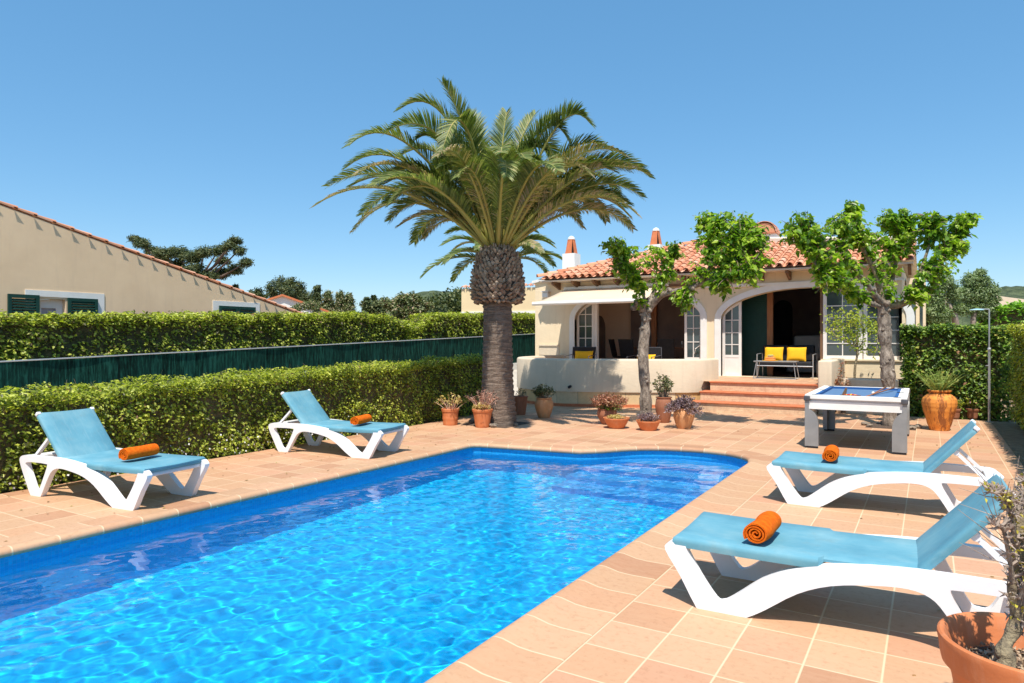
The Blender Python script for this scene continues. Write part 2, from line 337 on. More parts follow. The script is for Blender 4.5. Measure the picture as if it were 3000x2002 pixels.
# ---------------------------------------------------------------- mesh builder
class MB:
    def __init__(s): s.v = []; s.f = []; s.mi = []; s.uv = None
    def add(s, v, f, mi=0):
        o = len(s.v); s.v += [tuple(p) for p in v]; s.f += [tuple(i + o for i in q) for q in f]; s.mi += [mi] * len(f)
        return s
    def box(s, x0, x1, y0, y1, z0, z1, mi=0, M_=None):
        v = [Vector((x, y, z)) for z in (z0, z1) for y in (y0, y1) for x in (x0, x1)]
        if M_ is not None: v = [M_ @ p for p in v]
        return s.add(v, [(0, 2, 3, 1), (4, 5, 7, 6), (0, 1, 5, 4), (2, 6, 7, 3), (0, 4, 6, 2), (1, 3, 7, 5)], mi)
    def rbox(s, x0, x1, y0, y1, z0, z1, r=.02, seg=3, mi=0, M_=None):
        bm = bmesh.new(); bmesh.ops.create_cube(bm, size=1)
        for v in bm.verts:
            v.co = Vector(((x0 + x1) / 2 + v.co.x * (x1 - x0), (y0 + y1) / 2 + v.co.y * (y1 - y0), (z0 + z1) / 2 + v.co.z * (z1 - z0)))
        bmesh.ops.bevel(bm, geom=bm.edges[:], offset=r, segments=seg, affect='EDGES', profile=.5)
        return s.bm(bm, mi, M_)
    def bm(s, bm, mi=0, M_=None):
        bm.verts.ensure_lookup_table()
        v = [(M_ @ q.co if M_ is not None else q.co.copy()) for q in bm.verts]
        f = [[q.index for q in p.verts] for p in bm.faces]; bm.free()
        return s.add(v, f, mi)
    def tube(s, pts, rad, n=8, cap=True, mi=0, squash=None):
        pts = [Vector(p) for p in pts]
        if isinstance(rad, (int, float)): rad = [rad] * len(pts)
        v = []; f = []
        up = Vector((0, 0, 1))
        t0 = (pts[1] - pts[0]).normalized()
        u = t0.cross(up)
        if u.length < .05: u = t0.cross(Vector((0, 1, 0)))
        u.normalize()
        for i, p in enumerate(pts):
            a = pts[max(i - 1, 0)]; c = pts[min(i + 1, len(pts) - 1)]
            t = (c - a).normalized() if (c - a).length > 1e-9 else t0
            u = (u - t * u.dot(t)).normalized(); w = t.cross(u)
            for k in range(n):
                q = 2 * PI * k / n
                v.append(p + (u * math.cos(q) + w * math.sin(q)) * rad[i])
        for i in range(len(pts) - 1):
            for k in range(n):
                a = i * n + k; b2 = i * n + (k + 1) % n
                f.append((a, b2, b2 + n, a + n))
        if cap:
            f.append(tuple(range(n - 1, -1, -1))); f.append(tuple((len(pts) - 1) * n + k for k in range(n)))
        return s.add(v, f, mi)
    def lathe(s, prof, n=32, c=(0, 0, 0), mi=0, wob=0, seed=0):
        v = []; f = []
        for i, (r, z) in enumerate(prof):
            for k in range(n):
                q = 2 * PI * k / n
                rr = r * (1 + (noise.noise(Vector((math.cos(q) * 1.5 + seed, math.sin(q) * 1.5, z * 3))) * wob if wob else 0))
                v.append((c[0] + rr * math.cos(q), c[1] + rr * math.sin(q), c[2] + z))
        for i in range(len(prof) - 1):
            for k in range(n):
                a = i * n + k; b2 = i * n + (k + 1) % n
                f.append((a, b2, b2 + n, a + n))
        if prof[0][0] > 1e-6: f.append(tuple(range(n - 1, -1, -1)))
        if prof[-1][0] > 1e-6: f.append(tuple((len(prof) - 1) * n + k for k in range(n)))
        return s.add(v, f, mi)
    def sweep(s, pts, secs, mi=0, closed_sec=True, cap=True):
        """pts: list of frames (origin, xdir, ydir); secs: per-frame list of (a,b)"""
        n = len(secs[0]); v = []; f = []
        for (o, xd, yd), sec in zip(pts, secs):
            for a, b2 in sec: v.append(o + xd * a + yd * b2)
        m_ = n if closed_sec else n - 1
        for i in range(len(pts) - 1):
            for k in range(m_):
                a = i * n + k; b2 = i * n + (k + 1) % n
                f.append((a, b2, b2 + n, a + n))
        if cap and closed_sec:
            f.append(tuple(range(n - 1, -1, -1))); f.append(tuple((len(pts) - 1) * n + k for k in range(n)))
        return s.add(v, f, mi)
    def poly(s, outer, holes=(), z=None, mi=0, plane='xy', k=0.0):
        loops = [[Vector((a, b2, 0)) for a, b2 in outer]] + [[Vector((a, b2, 0)) for a, b2 in h] for h in holes]
        tri = tessellate_polygon(loops)
        flat = [p for l in loops for p in l]
        if plane == 'xy': v = [(p.x, p.y, z if z is not None else k) for p in flat]
        elif plane == 'xz': v = [(p.x, k, p.y) for p in flat]
        else: v = [(k, p.x, p.y) for p in flat]
        return s.add(v, [tuple(t) for t in tri], mi)
    def slab(s, outer, holes=(), plane='xz', k0=0, k1=.1, mi=0):
        """polygon with holes given thickness from k0 to k1 along the plane normal"""
        s.poly(outer, holes, plane=plane, k=k0, mi=mi); s.poly(outer, holes, plane=plane, k=k1, mi=mi)
        for l in [outer] + list(holes):
            n = len(l)
            if plane == 'xz': v = [(a, k, b2) for k in (k0, k1) for a, b2 in l]
            elif plane == 'yz': v = [(k, a, b2) for k in (k0, k1) for a, b2 in l]
            else: v = [(a, b2, k) for k in (k0, k1) for a, b2 in l]
            s.add(v, [(i, (i + 1) % n, (i + 1) % n + n, i + n) for i in range(n)], mi)
        return s
    def build(s, name, mats, parent=None, smooth=False, auto=None, label=None):
        me = bpy.data.meshes.new(name); me.from_pydata(s.v, [], s.f)
        if not isinstance(mats, (list, tuple)): mats = [mats]
        for m_ in mats: me.materials.append(m_)
        if len(mats) > 1: me.polygons.foreach_set('material_index', s.mi)
        me.validate(); 
        b_ = bmesh.new(); b_.from_mesh(me); bmesh.ops.recalc_face_normals(b_, faces=b_.faces); b_.to_mesh(me); b_.free()
        if smooth:
            me.polygons.foreach_set('use_smooth', [True] * len(me.polygons))
            if auto: me.set_sharp_from_angle(angle=R(auto))
        o = bpy.data.objects.new(name, me); COL.objects.link(o)
        if parent is not None: o.parent = parent
        if label: o['label'] = label
        return o

def tag(o, label, cat=None, group=None, kind=None):
    if label: o['label'] = label
    if cat: o['category'] = cat
    if group: o['group'] = group
    if kind: o['kind'] = kind
    return o

def empty(name, loc=(0, 0, 0), rz=0, label=None, cat=None, group=None):
    o = bpy.data.objects.new(name, None); COL.objects.link(o); o.location = loc; o.rotation_euler = (0, 0, rz)
    o.empty_display_size = .2
    return tag(o, label, cat, group)

def copy_tree(o, parent=None):
    c = o.copy(); COL.objects.link(c)
    if parent is not None: c.parent = parent
    for ch in [x for x in bpy.data.objects if x.parent == o]: copy_tree(ch, c)
    return c

# ---------------------------------------------------------------- leaves
def raw_mesh(name, V, F, mat, parent=None, smooth=False):
    """V (n,3) array, F (m,k) array with constant k"""
    me = bpy.data.meshes.new(name)
    me.vertices.add(len(V)); me.vertices.foreach_set('co', np.asarray(V, dtype=np.float32).ravel())
    k = F.shape[1]; me.loops.add(F.size); me.loops.foreach_set('vertex_index', F.astype(np.int32).ravel())
    me.polygons.add(len(F)); me.polygons.foreach_set('loop_start', np.arange(0, F.size, k, dtype=np.int32))
    me.materials.append(mat); me.update(calc_edges=True)
    if smooth: me.polygons.foreach_set('use_smooth', [True] * len(F))
    o = bpy.data.objects.new(name, me); COL.objects.link(o)
    if parent is not None: o.parent = parent
    return o

def unit(a): return a / np.maximum(np.linalg.norm(a, axis=1, keepdims=True), 1e-9)

def leaf_arrays(P, Nn, L, W, T=None, fold=.18, shape='diamond', rng=RNG):
    n = len(P); Nn = unit(Nn)
    if T is None: T = rng.normal(size=(n, 3))
    T = T - Nn * (T * Nn).sum(1, keepdims=True); T = unit(T); B = np.cross(Nn, T)
    L = (np.ones(n) * L)[:, None]; W = (np.ones(n) * W)[:, None]
    if shape == 'diamond':
        V = np.stack([P, P + T * L * .45 + B * W * .5 + Nn * W * fold, P + T * L - Nn * L * .1, P + T * L * .45 - B * W * .5 + Nn * W * fold], 1)
        f = np.array([[0, 1, 2], [0, 2, 3]]); k = 4
    else:
        V = np.stack([P, P - T * L * .08 + B * W * .34 + Nn * W * fold, P + T * L * .38 + B * W * .5 + Nn * W * fold * .8, P + T * L - Nn * L * .18,
                      P + T * L * .38 - B * W * .5 + Nn * W * fold * .8, P - T * L * .08 - B * W * .34 + Nn * W * fold], 1)
        f = np.array([[0, 1, 2, 3], [0, 3, 4, 5]]); k = 6
    F = (f[None] + (np.arange(n) * k)[:, None, None]).reshape(-1, f.shape[1])
    return V.reshape(-1, 3), F

def leaves(name, P, Nn, L, W, mat, parent=None, T=None, fold=.18, shape='diamond'):
    V, F = leaf_arrays(np.asarray(P, float), np.asarray(Nn, float), L, W, T, fold, shape)
    return raw_mesh(name, V, F, mat, parent)

def vnoise(P, s, seed=0):
    return np.array([noise.noise(Vector((p[0] * s + seed, p[1] * s, p[2] * s))) for p in P])

# ---------------------------------------------------------------- world, sun, camera
w = bpy.data.worlds.new('World'); S.world = w; w.use_nodes = True
nt = w.node_tree; bg = nt.nodes['Background']
sky = nt.nodes.new('ShaderNodeTexSky'); sky.sky_type = 'NISHITA'; sky.sun_disc = False
SUN = Vector((.21, -.47, 1)).normalized()
sky.sun_elevation = math.asin(SUN.z); sky.sun_rotation = math.atan2(SUN.x, SUN.y)
sky.air_density = 1.0; sky.dust_density = .15; sky.ozone_density = 2.2; sky.altitude = 0
hs = nt.nodes.new('ShaderNodeHueSaturation'); hs.inputs['Hue'].default_value = .490; hs.inputs['Saturation'].default_value = 1.15
nt.links.new(sky.outputs[0], hs.inputs['Color']); sm_ = mix_col(nt, .5, hs.outputs[0], (.66, 1.95, 3.75)); nt.links.new(sm_, bg.inputs[0]); bg.inputs[1].default_value = .148
sl = bpy.data.lights.new('sun', 'SUN'); sl.energy = 4.8; sl.angle = R(.5); sl.color = (1, .94, .84)
so = bpy.data.objects.new('sun', sl); COL.objects.link(so); so.rotation_euler = SUN.to_track_quat('Z', 'Y').to_euler(); so.location = (5, -10, 25)
sl.cycles.is_caustics_light = True
cd = bpy.data.cameras.new('camera'); cam = bpy.data.objects.new('camera', cd); COL.objects.link(cam); S.camera = cam
cd.lens = 24; cd.sensor_width = 36; cd.clip_end = 3000; cd.clip_start = .05
cam.location = (0, 0, CAMH); cam.rotation_euler = (R(90), 0, YAW); cd.shift_y = -4 / 3000
S.view_settings.view_transform = 'Standard'; S.view_settings.look = 'None'; S.view_settings.gamma = 1
S.view_settings.exposure = .36
S.cycles.max_bounces = 8; S.cycles.transparent_max_bounces = 8

# ---------------------------------------------------------------- pool outline
def smooth_pts(pts, sub=6):
    out = []
    n = len(pts)
    for i in range(n - 1):
        p0 = Vector(pts[max(i - 1, 0)]); p1 = Vector(pts[i]); p2 = Vector(pts[i + 1]); p3 = Vector(pts[min(i + 2, n - 1)])
        for k in range(sub):
            t = k / sub
            out.append(.5 * ((2 * p1) + (p2 - p0) * t + (2 * p0 - 5 * p1 + 4 * p2 - p3) * t * t + (3 * p1 - p0 - 3 * p2 + p3) * t ** 3))
    out.append(Vector(pts[-1])); return [(p.x, p.y) for p in out]

bumpc = smooth_pts([(-4.28, 8.88), (-4.05, 9.10), (-3.75, 9.50), (-3.38, 9.76), (-2.85, 9.88), (-2.40, 9.80), (-2.08, 9.52), (-1.96, 9.1)], 5)
POOL = [(-5.96, -3.0), (-5.96, 8.45), (-5.93, 8.56), (-5.83, 8.63)] + bumpc + [(-1.96, -3.0)]

def offset(loop, d):
    out = []; n = len(loop)
    for i in range(n):
        p0 = Vector(loop[i - 1]); p = Vector(loop[i]); p1 = Vector(loop[(i + 1) % n])
        a = (p - p0).normalized(); b2 = (p1 - p).normalized()
        na = Vector((-a.y, a.x)); nb = Vector((-b2.y, b2.x)); m_ = (na + nb)
        if m_.length < 1e-4: m_ = na
        m_.normalize(); k = d / max(.35, m_.dot(na)); out.append((p.x + m_.x * k, p.y + m_.y * k))
    return out

def seg_dist(p, loop):
    best = 1e9
    for i in range(len(loop)):
        a = Vector(loop[i]); b2 = Vector(loop[(i + 1) % len(loop)]); ab = b2 - a
        t = max(0, min(1, (Vector(p) - a).dot(ab) / max(ab.length_squared, 1e-9))); best = min(best, (a + ab * t - Vector(p)).length)
    return best
def clean_offset(loop, d):
    out = offset(loop, d)
    if d < .03: return out
    bad = [seg_dist(p, loop) < d * .985 for p in out]; n_ = len(out); i = 0
    while i < n_:
        if bad[i]:
            j = i
            while j + 1 < n_ and bad[j + 1]: j += 1
            a = Vector(out[i - 1]); b2 = Vector(out[(j + 1) % n_])
            # where the two sound offset lines meet
            da = (a - Vector(out[i - 2])).normalized(); db = (b2 - Vector(out[(j + 2) % n_])).normalized(); det = da.x * db.y - da.y * db.x
            c = (a + b2) / 2
            if abs(det) > .05:
                w_ = b2 - a; t = (w_.x * db.y - w_.y * db.x) / det
                if (da * t).length < .5: c = a + da * t
            for k in range(i, j + 1): out[k] = (c.x, c.y)
            i = j + 1
        else: i += 1
    return out
def densify(loop, step=.335):
    out = []
    n = len(loop)
    for i in range(n):
        a = Vector(loop[i]); b2 = Vector(loop[(i + 1) % n]); L = (b2 - a).length; k = max(1, int(L / step))
        for j in range(k): out.append(tuple(a + (b2 - a) * j / k))
    return out
COP_OUT = clean_offset(POOL, .405)
# deck sheet with the pool cut out
DECK = [(-8.25, -3.6), (-8.25, 10.9), (-9.4, 12.0), (-10.6, 14.2), (-10.6, 18.7), (-.55, 18.7), (-.55, 16.6), (1.03, 16.35), (1.03, 16.3), (1.0, -3.6)]
mb = MB(); mb.poly(DECK, [[p for k, p in enumerate(clean_offset(POOL, .385)) if k == 0 or (Vector(p) - Vector(clean_offset(POOL, .385)[k - 1])).length > 1e-4]], z=0.0)
deck = mb.build('pool_deck', M['deck']); tag(deck, None, None, None, 'structure')
# ground to the horizon, open under the deck area
mb = MB(); mb.poly([(-900, -60), (900, -60), (900, 1600), (-900, 1600)], [[(-8.2, -3.5), (-8.2, 10.5), (.9, 10.5), (.9, -3.5)]], z=-.03)
ground = mb.build('ground', M['earth']); tag(ground, None, None, None, 'structure')

# coping: bull-nosed slabs swept round the pool
prof = [(.405, .002), (.39, .006), (.22, .005), (.14, .010), (.09, .021), (.045, .031), (.0, .032), (-.025, .022), (-.036, .002), (-.036, -.024), (-.02, -.036), (.05, -.036)]
loops = [clean_offset(POOL, a) for a, z in prof]
pl = POOL; n = len(pl)
# arclength along the outline
dist = [0]
for i in range(n - 1): dist.append(dist[-1] + (Vector(pl[i + 1]) - Vector(pl[i])).length)
V = []; F = []; UV = []
for i in range(n):
    for j, (a, z) in enumerate(prof): V.append((loops[j][i][0], loops[j][i][1], z))
for i in range(n - 1):
    for j in range(len(prof) - 1):
        m_ = len(prof); F.append((i * m_ + j, (i + 1) * m_ + j, (i + 1) * m_ + j + 1, i * m_ + j + 1))
        for (ii, jj) in ((i, j), (i + 1, j), (i + 1, j + 1), (i, j + 1)):
            # the straight sides are measured along Y so that the joints run square
            if i == n - 2: u = loops[jj][ii][1] + 2.5
            elif i == 0: u = loops[jj][ii][1] + 3.1
            else: u = dist[ii] + .1
            UV.append((u, prof[jj][0]))
me = bpy.data.meshes.new('pool_coping'); me.from_pydata(V, [], F)
uvl = me.uv_layers.new(name='UVMap')
for li, uv in enumerate(UV): uvl.data[li].uv = uv
me.materials.append(M['coping']); me.polygons.foreach_set('use_smooth', [True] * len(F))
coping = bpy.data.objects.new('pool_coping', me); COL.objects.link(coping); tag(coping, None, None, None, 'structure')

# basin walls and floor
ZB = -1.35; WATER = -.115
V = []; F = []; UV = []
for i in range(n): V += [(pl[i][0], pl[i][1], -.03), (pl[i][0], pl[i][1], ZB)]
for i in range(n):
    j = (i + 1) % n; F.append((2 * i, 2 * j, 2 * j + 1, 2 * i + 1))
    u0 = dist[i]; u1 = dist[i] + (Vector(pl[j]) - Vector(pl[i])).length
    UV += [(u0, -.03), (u1, -.03), (u1, ZB), (u0, ZB)]
me = bpy.data.meshes.new('pool_walls'); me.from_pydata(V, [], F); uvl = me.uv_layers.new(name='UVMap')
for li, uv in enumerate(UV): uvl.data[li].uv = uv
me.materials.append(M['mosaic_wall'])
pw = bpy.data.objects.new('pool_walls', me); COL.objects.link(pw); tag(pw, None, None, None, 'structure')
mb = MB(); mb.poly(offset(POOL, .01), z=ZB); pf = mb.build('pool_floor', M['mosaic_floor']); tag(pf, None, None, None, 'structure')
# underwater steps at the shallow end
mb = MB()
def clip_y(loop, y):
    out = []
    n_ = len(loop)
    for i in range(n_):
        a = loop[i]; b2 = loop[(i + 1) % n_]
        if a[1] >= y: out.append(a)
        if (a[1] >= y) != (b2[1] >= y):
            t = (y - a[1]) / (b2[1] - a[1]); out.append((a[0] + (b2[0] - a[0]) * t, y))
    return out
inner = offset(POOL, .004)
right_part = [p for p in inner]
for k, (yy, zz, xx) in enumerate([(9.25, -.32, -4.3), (8.85, -.58, -4.3), (8.45, -.84, -4.3), (8.05, -1.1, -4.3)]):
    lp = clip_y(inner, yy)
    lp = [p for p in lp if p[0] > xx + .02 or p[1] > 8.9]
    if yy < 8.9: lp = [(max(p[0], xx), p[1]) for p in lp]; lp = lp + [(xx, yy)] if (xx, yy) not in lp else lp
    cx_ = sum(p[0] for p in lp) / len(lp); cy_ = sum(p[1] for p in lp) / len(lp)
    lp = sorted(set((round(a, 4), round(b2, 4)) for a, b2 in lp), key=lambda p: math.atan2(p[1] - cy_, p[0] - cx_))
    mb.slab(lp, plane='xy_', k0=ZB + .002 + k * .001, k1=zz) if False else None
    nn = len(lp)
    mb.poly(lp, z=zz)
    mb.add([(a, b2, z) for z in (ZB, zz) for a, b2 in lp], [(i, (i + 1) % nn, (i + 1) % nn + nn, i + nn) for i in range(nn)])
ps = mb.build('pool_steps', mosaic('pool_step_mosaic', [(0, (.03, .34, .74)), (1, (.06, .42, .82))], (.12, .5, .85), uv=False)); tag(ps, None, None, None, 'structure')
for o in (pw, pf, ps): o.cycles.is_caustics_receiver = True
# water surface
NX, NY = 380, 1230
xs = np.linspace(-5.97, -1.95, NX + 1); ys = np.linspace(-2.98, 9.9, NY + 1)
V = np.zeros((NY + 1, NX + 1, 3)); V[..., 0] = xs[None]; V[..., 1] = ys[:, None]
zz = np.zeros((NY + 1, NX + 1))
rg = np.random.default_rng(5)
for k in range(72):
    lam = rg.choice([.34, .22, .15, .115, .09, .072]) * rg.uniform(.8, 1.2); th = rg.uniform(0, 2 * PI); ph = rg.uniform(0, 2 * PI)
    kx, ky = math.cos(th) * 2 * PI / lam, math.sin(th) * 2 * PI / lam
    wx = .5 * np.sin(V[..., 1] * rg.uniform(.5, 1.6) + rg.uniform(0, 6)) + .5 * np.sin(V[..., 0] * rg.uniform(.7, 2) + rg.uniform(0, 6))
    zz += (.18 * (lam / 2 / PI) ** 2 * (.75 if lam > .2 else 1.0)) * np.sin(kx * V[..., 0] + ky * V[..., 1] + ph + wx * .9)
V[..., 2] = WATER + zz
idx = np.arange((NX + 1) * (NY + 1)).reshape(NY + 1, NX + 1)
F = np.stack([idx[:-1, :-1], idx[:-1, 1:], idx[1:, 1:], idx[1:, :-1]], -1).reshape(-1, 4)
# keep only faces inside the outline
cx_ = (V[:-1, :-1, 0] + V[1:, 1:, 0]).ravel() / 2; cy_ = (V[:-1, :-1, 1] + V[1:, 1:, 1]).ravel() / 2
lp = np.array(offset(POOL, .03)); inside = np.zeros(len(cx_), bool)
for i in range(len(lp)):
    x1, y1 = lp[i]; x2, y2 = lp[(i + 1) % len(lp)]
    if y1 == y2: continue
    c = ((y1 > cy_) != (y2 > cy_)) & (cx_ < (x2 - x1) * (cy_ - y1) / (y2 - y1) + x1); inside ^= c
F = F[inside]
m = bpy.data.materials.new('clear_pool_water'); m.use_nodes = True; nt = m.node_tree; nt.nodes.clear()
o_ = nt.nodes.new('ShaderNodeOutputMaterial'); g_ = nt.nodes.new('ShaderNodeBsdfGlass'); g_.inputs['Roughness'].default_value = 0; g_.inputs['IOR'].default_value = 1.33
g_.inputs['Color'].default_value = (.97, 1, 1, 1)
nt.links.new(g_.outputs[0], o_.inputs[0])
water = raw_mesh('water', V.reshape(-1, 3), F, m, smooth=True); tag(water, None, None, None, 'structure')
water.cycles.is_caustics_caster = True

# ---------------------------------------------------------------- sloping drive between the hedges
mb = MB(); V = []; F = []
ny, nx = 30, 8
for j in range(ny + 1):
    y = -2 + 46 * j / ny
    for i in range(nx + 1):
        x = -9.3 - 3.1 * i / nx; e = (i / nx)
        V.append((x, y, -.012 + e * (.12 + .035 * max(0, y - 3)) ))
for j in range(ny):
    for i in range(nx):
        a = j * (nx + 1) + i; F.append((a, a + 1, a + nx + 2, a + nx + 1))
mb.add(V, F); dr = mb.build('driveway', M['concrete']); tag(dr, None, None, None, 'structure')
# earth bank behind the fence
mb = MB(); V = []; F = []
for j in range(21):
    y = -2 + 60 * j / 20; z = .10 + .035 * max(0, y - 3)
    for x in (-12.4, -16, -40, -120): V.append((x, y, z))
for j in range(20):
    for i in range(3):
        a = j * 4 + i; F.append((a, a + 1, a + 5, a + 4))
mb.add(V, F); bk = mb.build('neighbour_ground', M['earth']); tag(bk, None, None, None, 'structure')
def bank(y): return .10 + .035 * max(0, y - 3)

# ---------------------------------------------------------------- hedges
def hedge(name, x0, x1, y0, y1, zb, zt, faces, dens, L, W, mat, label, group=None, taper=None, twigs=120, flowers=0, jit=.10):
    """zb, zt are functions of (x, y)"""
    root = empty(name, ((x0 + x1) / 2, (y0 + y1) / 2, zb(x0, y0)), 0, label, 'hedge', group)
    off = Vector(root.location)
    P = []; Nn = []
    def grab(n, fn, nrm):
        n = int(n)
        a = RNG.random(n); b2 = RNG.random(n)
        pts = np.array([fn(u, v) for u, v in zip(a, b2)])
        P.append(pts); Nn.append(np.tile(np.array(nrm, float), (n, 1)))
    H = zt((x0 + x1) / 2, (y0 + y1) / 2) - zb((x0 + x1) / 2, (y0 + y1) / 2)
    lx, ly = x1 - x0, y1 - y0
    def zz_(x, y, v): return zb(x, y) + (zt(x, y) - zb(x, y)) * v
    if 'xp' in faces: grab(dens * ly * H, lambda u, v: (x1, y0 + ly * u, zz_(x1, y0 + ly * u, v)), (1, 0, .25))
    if 'xn' in faces: grab(dens * ly * H, lambda u, v: (x0, y0 + ly * u, zz_(x0, y0 + ly * u, v)), (-1, 0, .25))
    if 'yn' in faces: grab(dens * lx * H, lambda u, v: (x0 + lx * u, y0, zz_(x0 + lx * u, y0, v)), (0, -1, .25))
    if 'yp' in faces: grab(dens * lx * H, lambda u, v: (x0 + lx * u, y1, zz_(x0 + lx * u, y1, v)), (0, 1, .25))
    if 't' in faces: grab(dens * lx * ly * 1.1, lambda u, v: (x0 + lx * u, y0 + ly * v, zt(x0 + lx * u, y0 + ly * v)), (0, 0, 1))
    P = np.concatenate(P); Nn = np.concatenate(Nn)
    n = len(P)
    nb = vnoise(P, 2.3)
    nb2 = vnoise(P, 7.0, 5)
    depth = RNG.random(n) ** 1.1 * jit * 1.5
    P = P - Nn * (depth + .05 - nb * .09 - nb2 * .055)[:, None]
    keep = (nb2 + nb * .6 > -.42) | (RNG.random(n) < .45)
    P = P[keep]; Nn = Nn[keep]; n = len(P)
    up = np.array([0, 0, .85])
    NN = Nn + up + RNG.normal(size=(n, 3)) * .65
    Ls = L * RNG.uniform(.7, 1.25, n)
    P -= np.array(off)
    leaves('foliage', P, NN, Ls, Ls * (W / L), mat, root)
    # twiggy core
    mb = MB(); c = .17; segs = 24
    ax = 'y' if ly > lx else 'x'
    V = []; F = []
    for k in range(segs + 1):
        t = k / segs
        if ax == 'y':
            y = y0 + c + (ly - 2 * c) * t
            V += [(x0 + c, y, zb(x0, y)), (x1 - c, y, zb(x1, y)), (x1 - c, y, zt(x1, y) - c), (x0 + c, y, zt(x0, y) - c)]
        else:
            x = x0 + c + (lx - 2 * c) * t
            V += [(x, y0 + c, zb(x, y0)), (x, y1 - c, zb(x, y1)), (x, y1 - c, zt(x, y1) - c), (x, y0 + c, zt(x, y0) - c)]
    for k in range(segs):
        for q in range(4): F.append((4 * k + q, 4 * k + (q + 1) % 4, 4 * k + 4 + (q + 1) % 4, 4 * k + 4 + q))
    F += [(0, 1, 2, 3), (4 * segs + 3, 4 * segs + 2, 4 * segs + 1, 4 * segs)]
    mb.add([Vector(v) - off for v in V], F); mb.build('branches', M['hedge_core'], root)
    if twigs:
        mb = MB(); ids = RNG.integers(0, n, twigs)
        for i in ids:
            p = Vector(P[i]); d = Vector(RNG.normal(size=3)); d.z = abs(d.z) * 1.5; d.normalize()
            mb.tube([p - d * .08, p, p + d * .10 + Vector(Nn[i]) * .02], [.003, .0025, .0015], 3, False)
        mb.build('twig', M['twig'], root)
        root.children[-1]['kind'] = 'stuff'
    if flowers:
        ids = [i for i in RNG.integers(0, n, flowers * 12) if P[i][2] < .32 and P[i][1] + off[1] < 8.5][:flowers]
        if ids:
            leaves('blossom', P[ids] + np.array(Nn)[ids] * .05, Nn[ids] + RNG.normal(size=(len(ids), 3)) * .5, .028, .028, M['flower_white'], root)
            root.children[-1]['kind'] = 'stuff'
    return root

near_zt = lambda x, y: 1.035 + .026 * (y - 3) + .012 * math.sin(y * 2.3) + .01 * math.sin(y * 5.1)
hedge('clipped_hedge', -9.25, -8.22, .8, 12.95, lambda x, y: -.01, near_zt, ('xp', 't', 'yp', 'yn'), 2300, .050, .030, M['hedge'],
      'long low clipped hedge beside the deck, behind the two left sun loungers', flowers=420)
up_zb = lambda x, y: bank(y) + .05
def up_zt(x, y):
    z = 1.99 + .0335 * (y - 3)
    d = abs(y - 15.0)
    if d < 1.0: z -= .38 * (1 - d) ** .8
    return z + .015 * math.sin(y * 3.1)
hedge('clipped_hedge', -13.5, -12.38, 1.5, 14.98, up_zb, up_zt, ('xp', 't', 'yp'), 1500, .074, .042, M['hedge2'],
      'tall leafy hedge above the green screen fence, in front of the tan neighbouring house', 'hedges above the green screen fence', jit=.14)
hedge('clipped_hedge', -13.5, -12.38, 15.02, 24.5, up_zb, up_zt, ('xp', 't', 'yn'), 950, .088, .05, M['hedge2'],
      'hedge above the green screen fence, behind the palm trunk and next to the villa wall', 'hedges above the green screen fence', jit=.14)
hedge('clipped_hedge', -.50, 1.40, 16.72, 17.8, lambda x, y: 0.0, lambda x, y: 1.92 + .01 * math.sin(x * 9), ('yn', 'xn', 't'), 2100, .078, .048, M['hedge_dark'],
      'dark green clipped hedge behind the terracotta urn and outdoor shower', jit=.14)
hedge('clipped_hedge', 1.30, 2.4, 8.6, 16.5, lambda x, y: .12, lambda x, y: 1.90 + .01 * math.sin(y * 7), ('xn', 'yn', 't'), 1700, .06, .036, M['hedge'],
      'clipped hedge along the right edge of the deck, cut off by the photo edge', jit=.1)
hedge('clipped_hedge', 1.2, 6.5, 25.5, 27.2, lambda x, y: .0, lambda x, y: 2.75 + .05 * math.sin(x * 3), ('yn', 't'), 420, .13, .08, M['hedge_bright'],
      'bright green hedge far behind, beyond the outdoor shower head', twigs=0, jit=.2)

# green screen fence
root = empty('screen_fence', (-12.2, 10, .2), 0, 'dark green reed screen fence running behind the low hedge beside the driveway', 'fence')
mb = MB(); V = []; F = []
seg = 60
for k in range(seg + 1):
    y = 1.0 + 23.5 * k / seg; x = -12.0 + .015 * math.sin(y * 3)
    z0 = .30 + .030 * (y - 4.8); z1 = 1.265 + .0335 * (y - 4.77) + .008 * math.sin(y * 4)
    for xx in (x, x - .04): V += [(xx + 12.2, y - 10, z0 - .2), (xx + 12.2, y - 10, z1 - .2)]
for k in range(seg):
    a = 4 * k; F += [(a, a + 4, a + 5, a + 1), (a + 2, a + 3, a + 7, a + 6), (a + 1, a + 5, a + 7, a + 3)]
mb.add(V, F); mb.build('reed_screen', M['green_fence'], root)
mb = MB(); mb.tube([(.21, 1 + 23.5 * k / 20 - 10, 1.275 + .0335 * (1 + 23.5 * k / 20 - 4.77) - .2) for k in range(21)], .013, 6); mb.build('top_rail', M['grey_metal'], root)
for k in range(10):
    y = 2 + 2.4 * k; mb = MB(); mb.tube([(.16, y - 10, .05), (.16, y - 10, 1.23 + .0335 * (y - 4.77) - .2)], .02, 6); mb.build('post', M['shutter'], root)
mb = MB()
V = []; F = []
for k in range(13):
    y = 1 + 23.5 * k / 12; z1 = .33 + .033 * (y - 4.8)
    V += [(-11.95, y, z1), (-12.25, y, z1), (-11.95, y, z1 - .28), (-12.25, y, z1 - .5)]
for k in range(12):
    a = 4 * k; F += [(a, a + 4, a + 5, a + 1), (a, a + 2, a + 6, a + 4), (a + 1, a + 5, a + 7, a + 3)]
F.append((0, 1, 3, 2)); mb.add(V, F)
kb = mb.build('kerb_wall', M['white']); tag(kb, 'low white kerb wall below the green screen fence', 'wall')

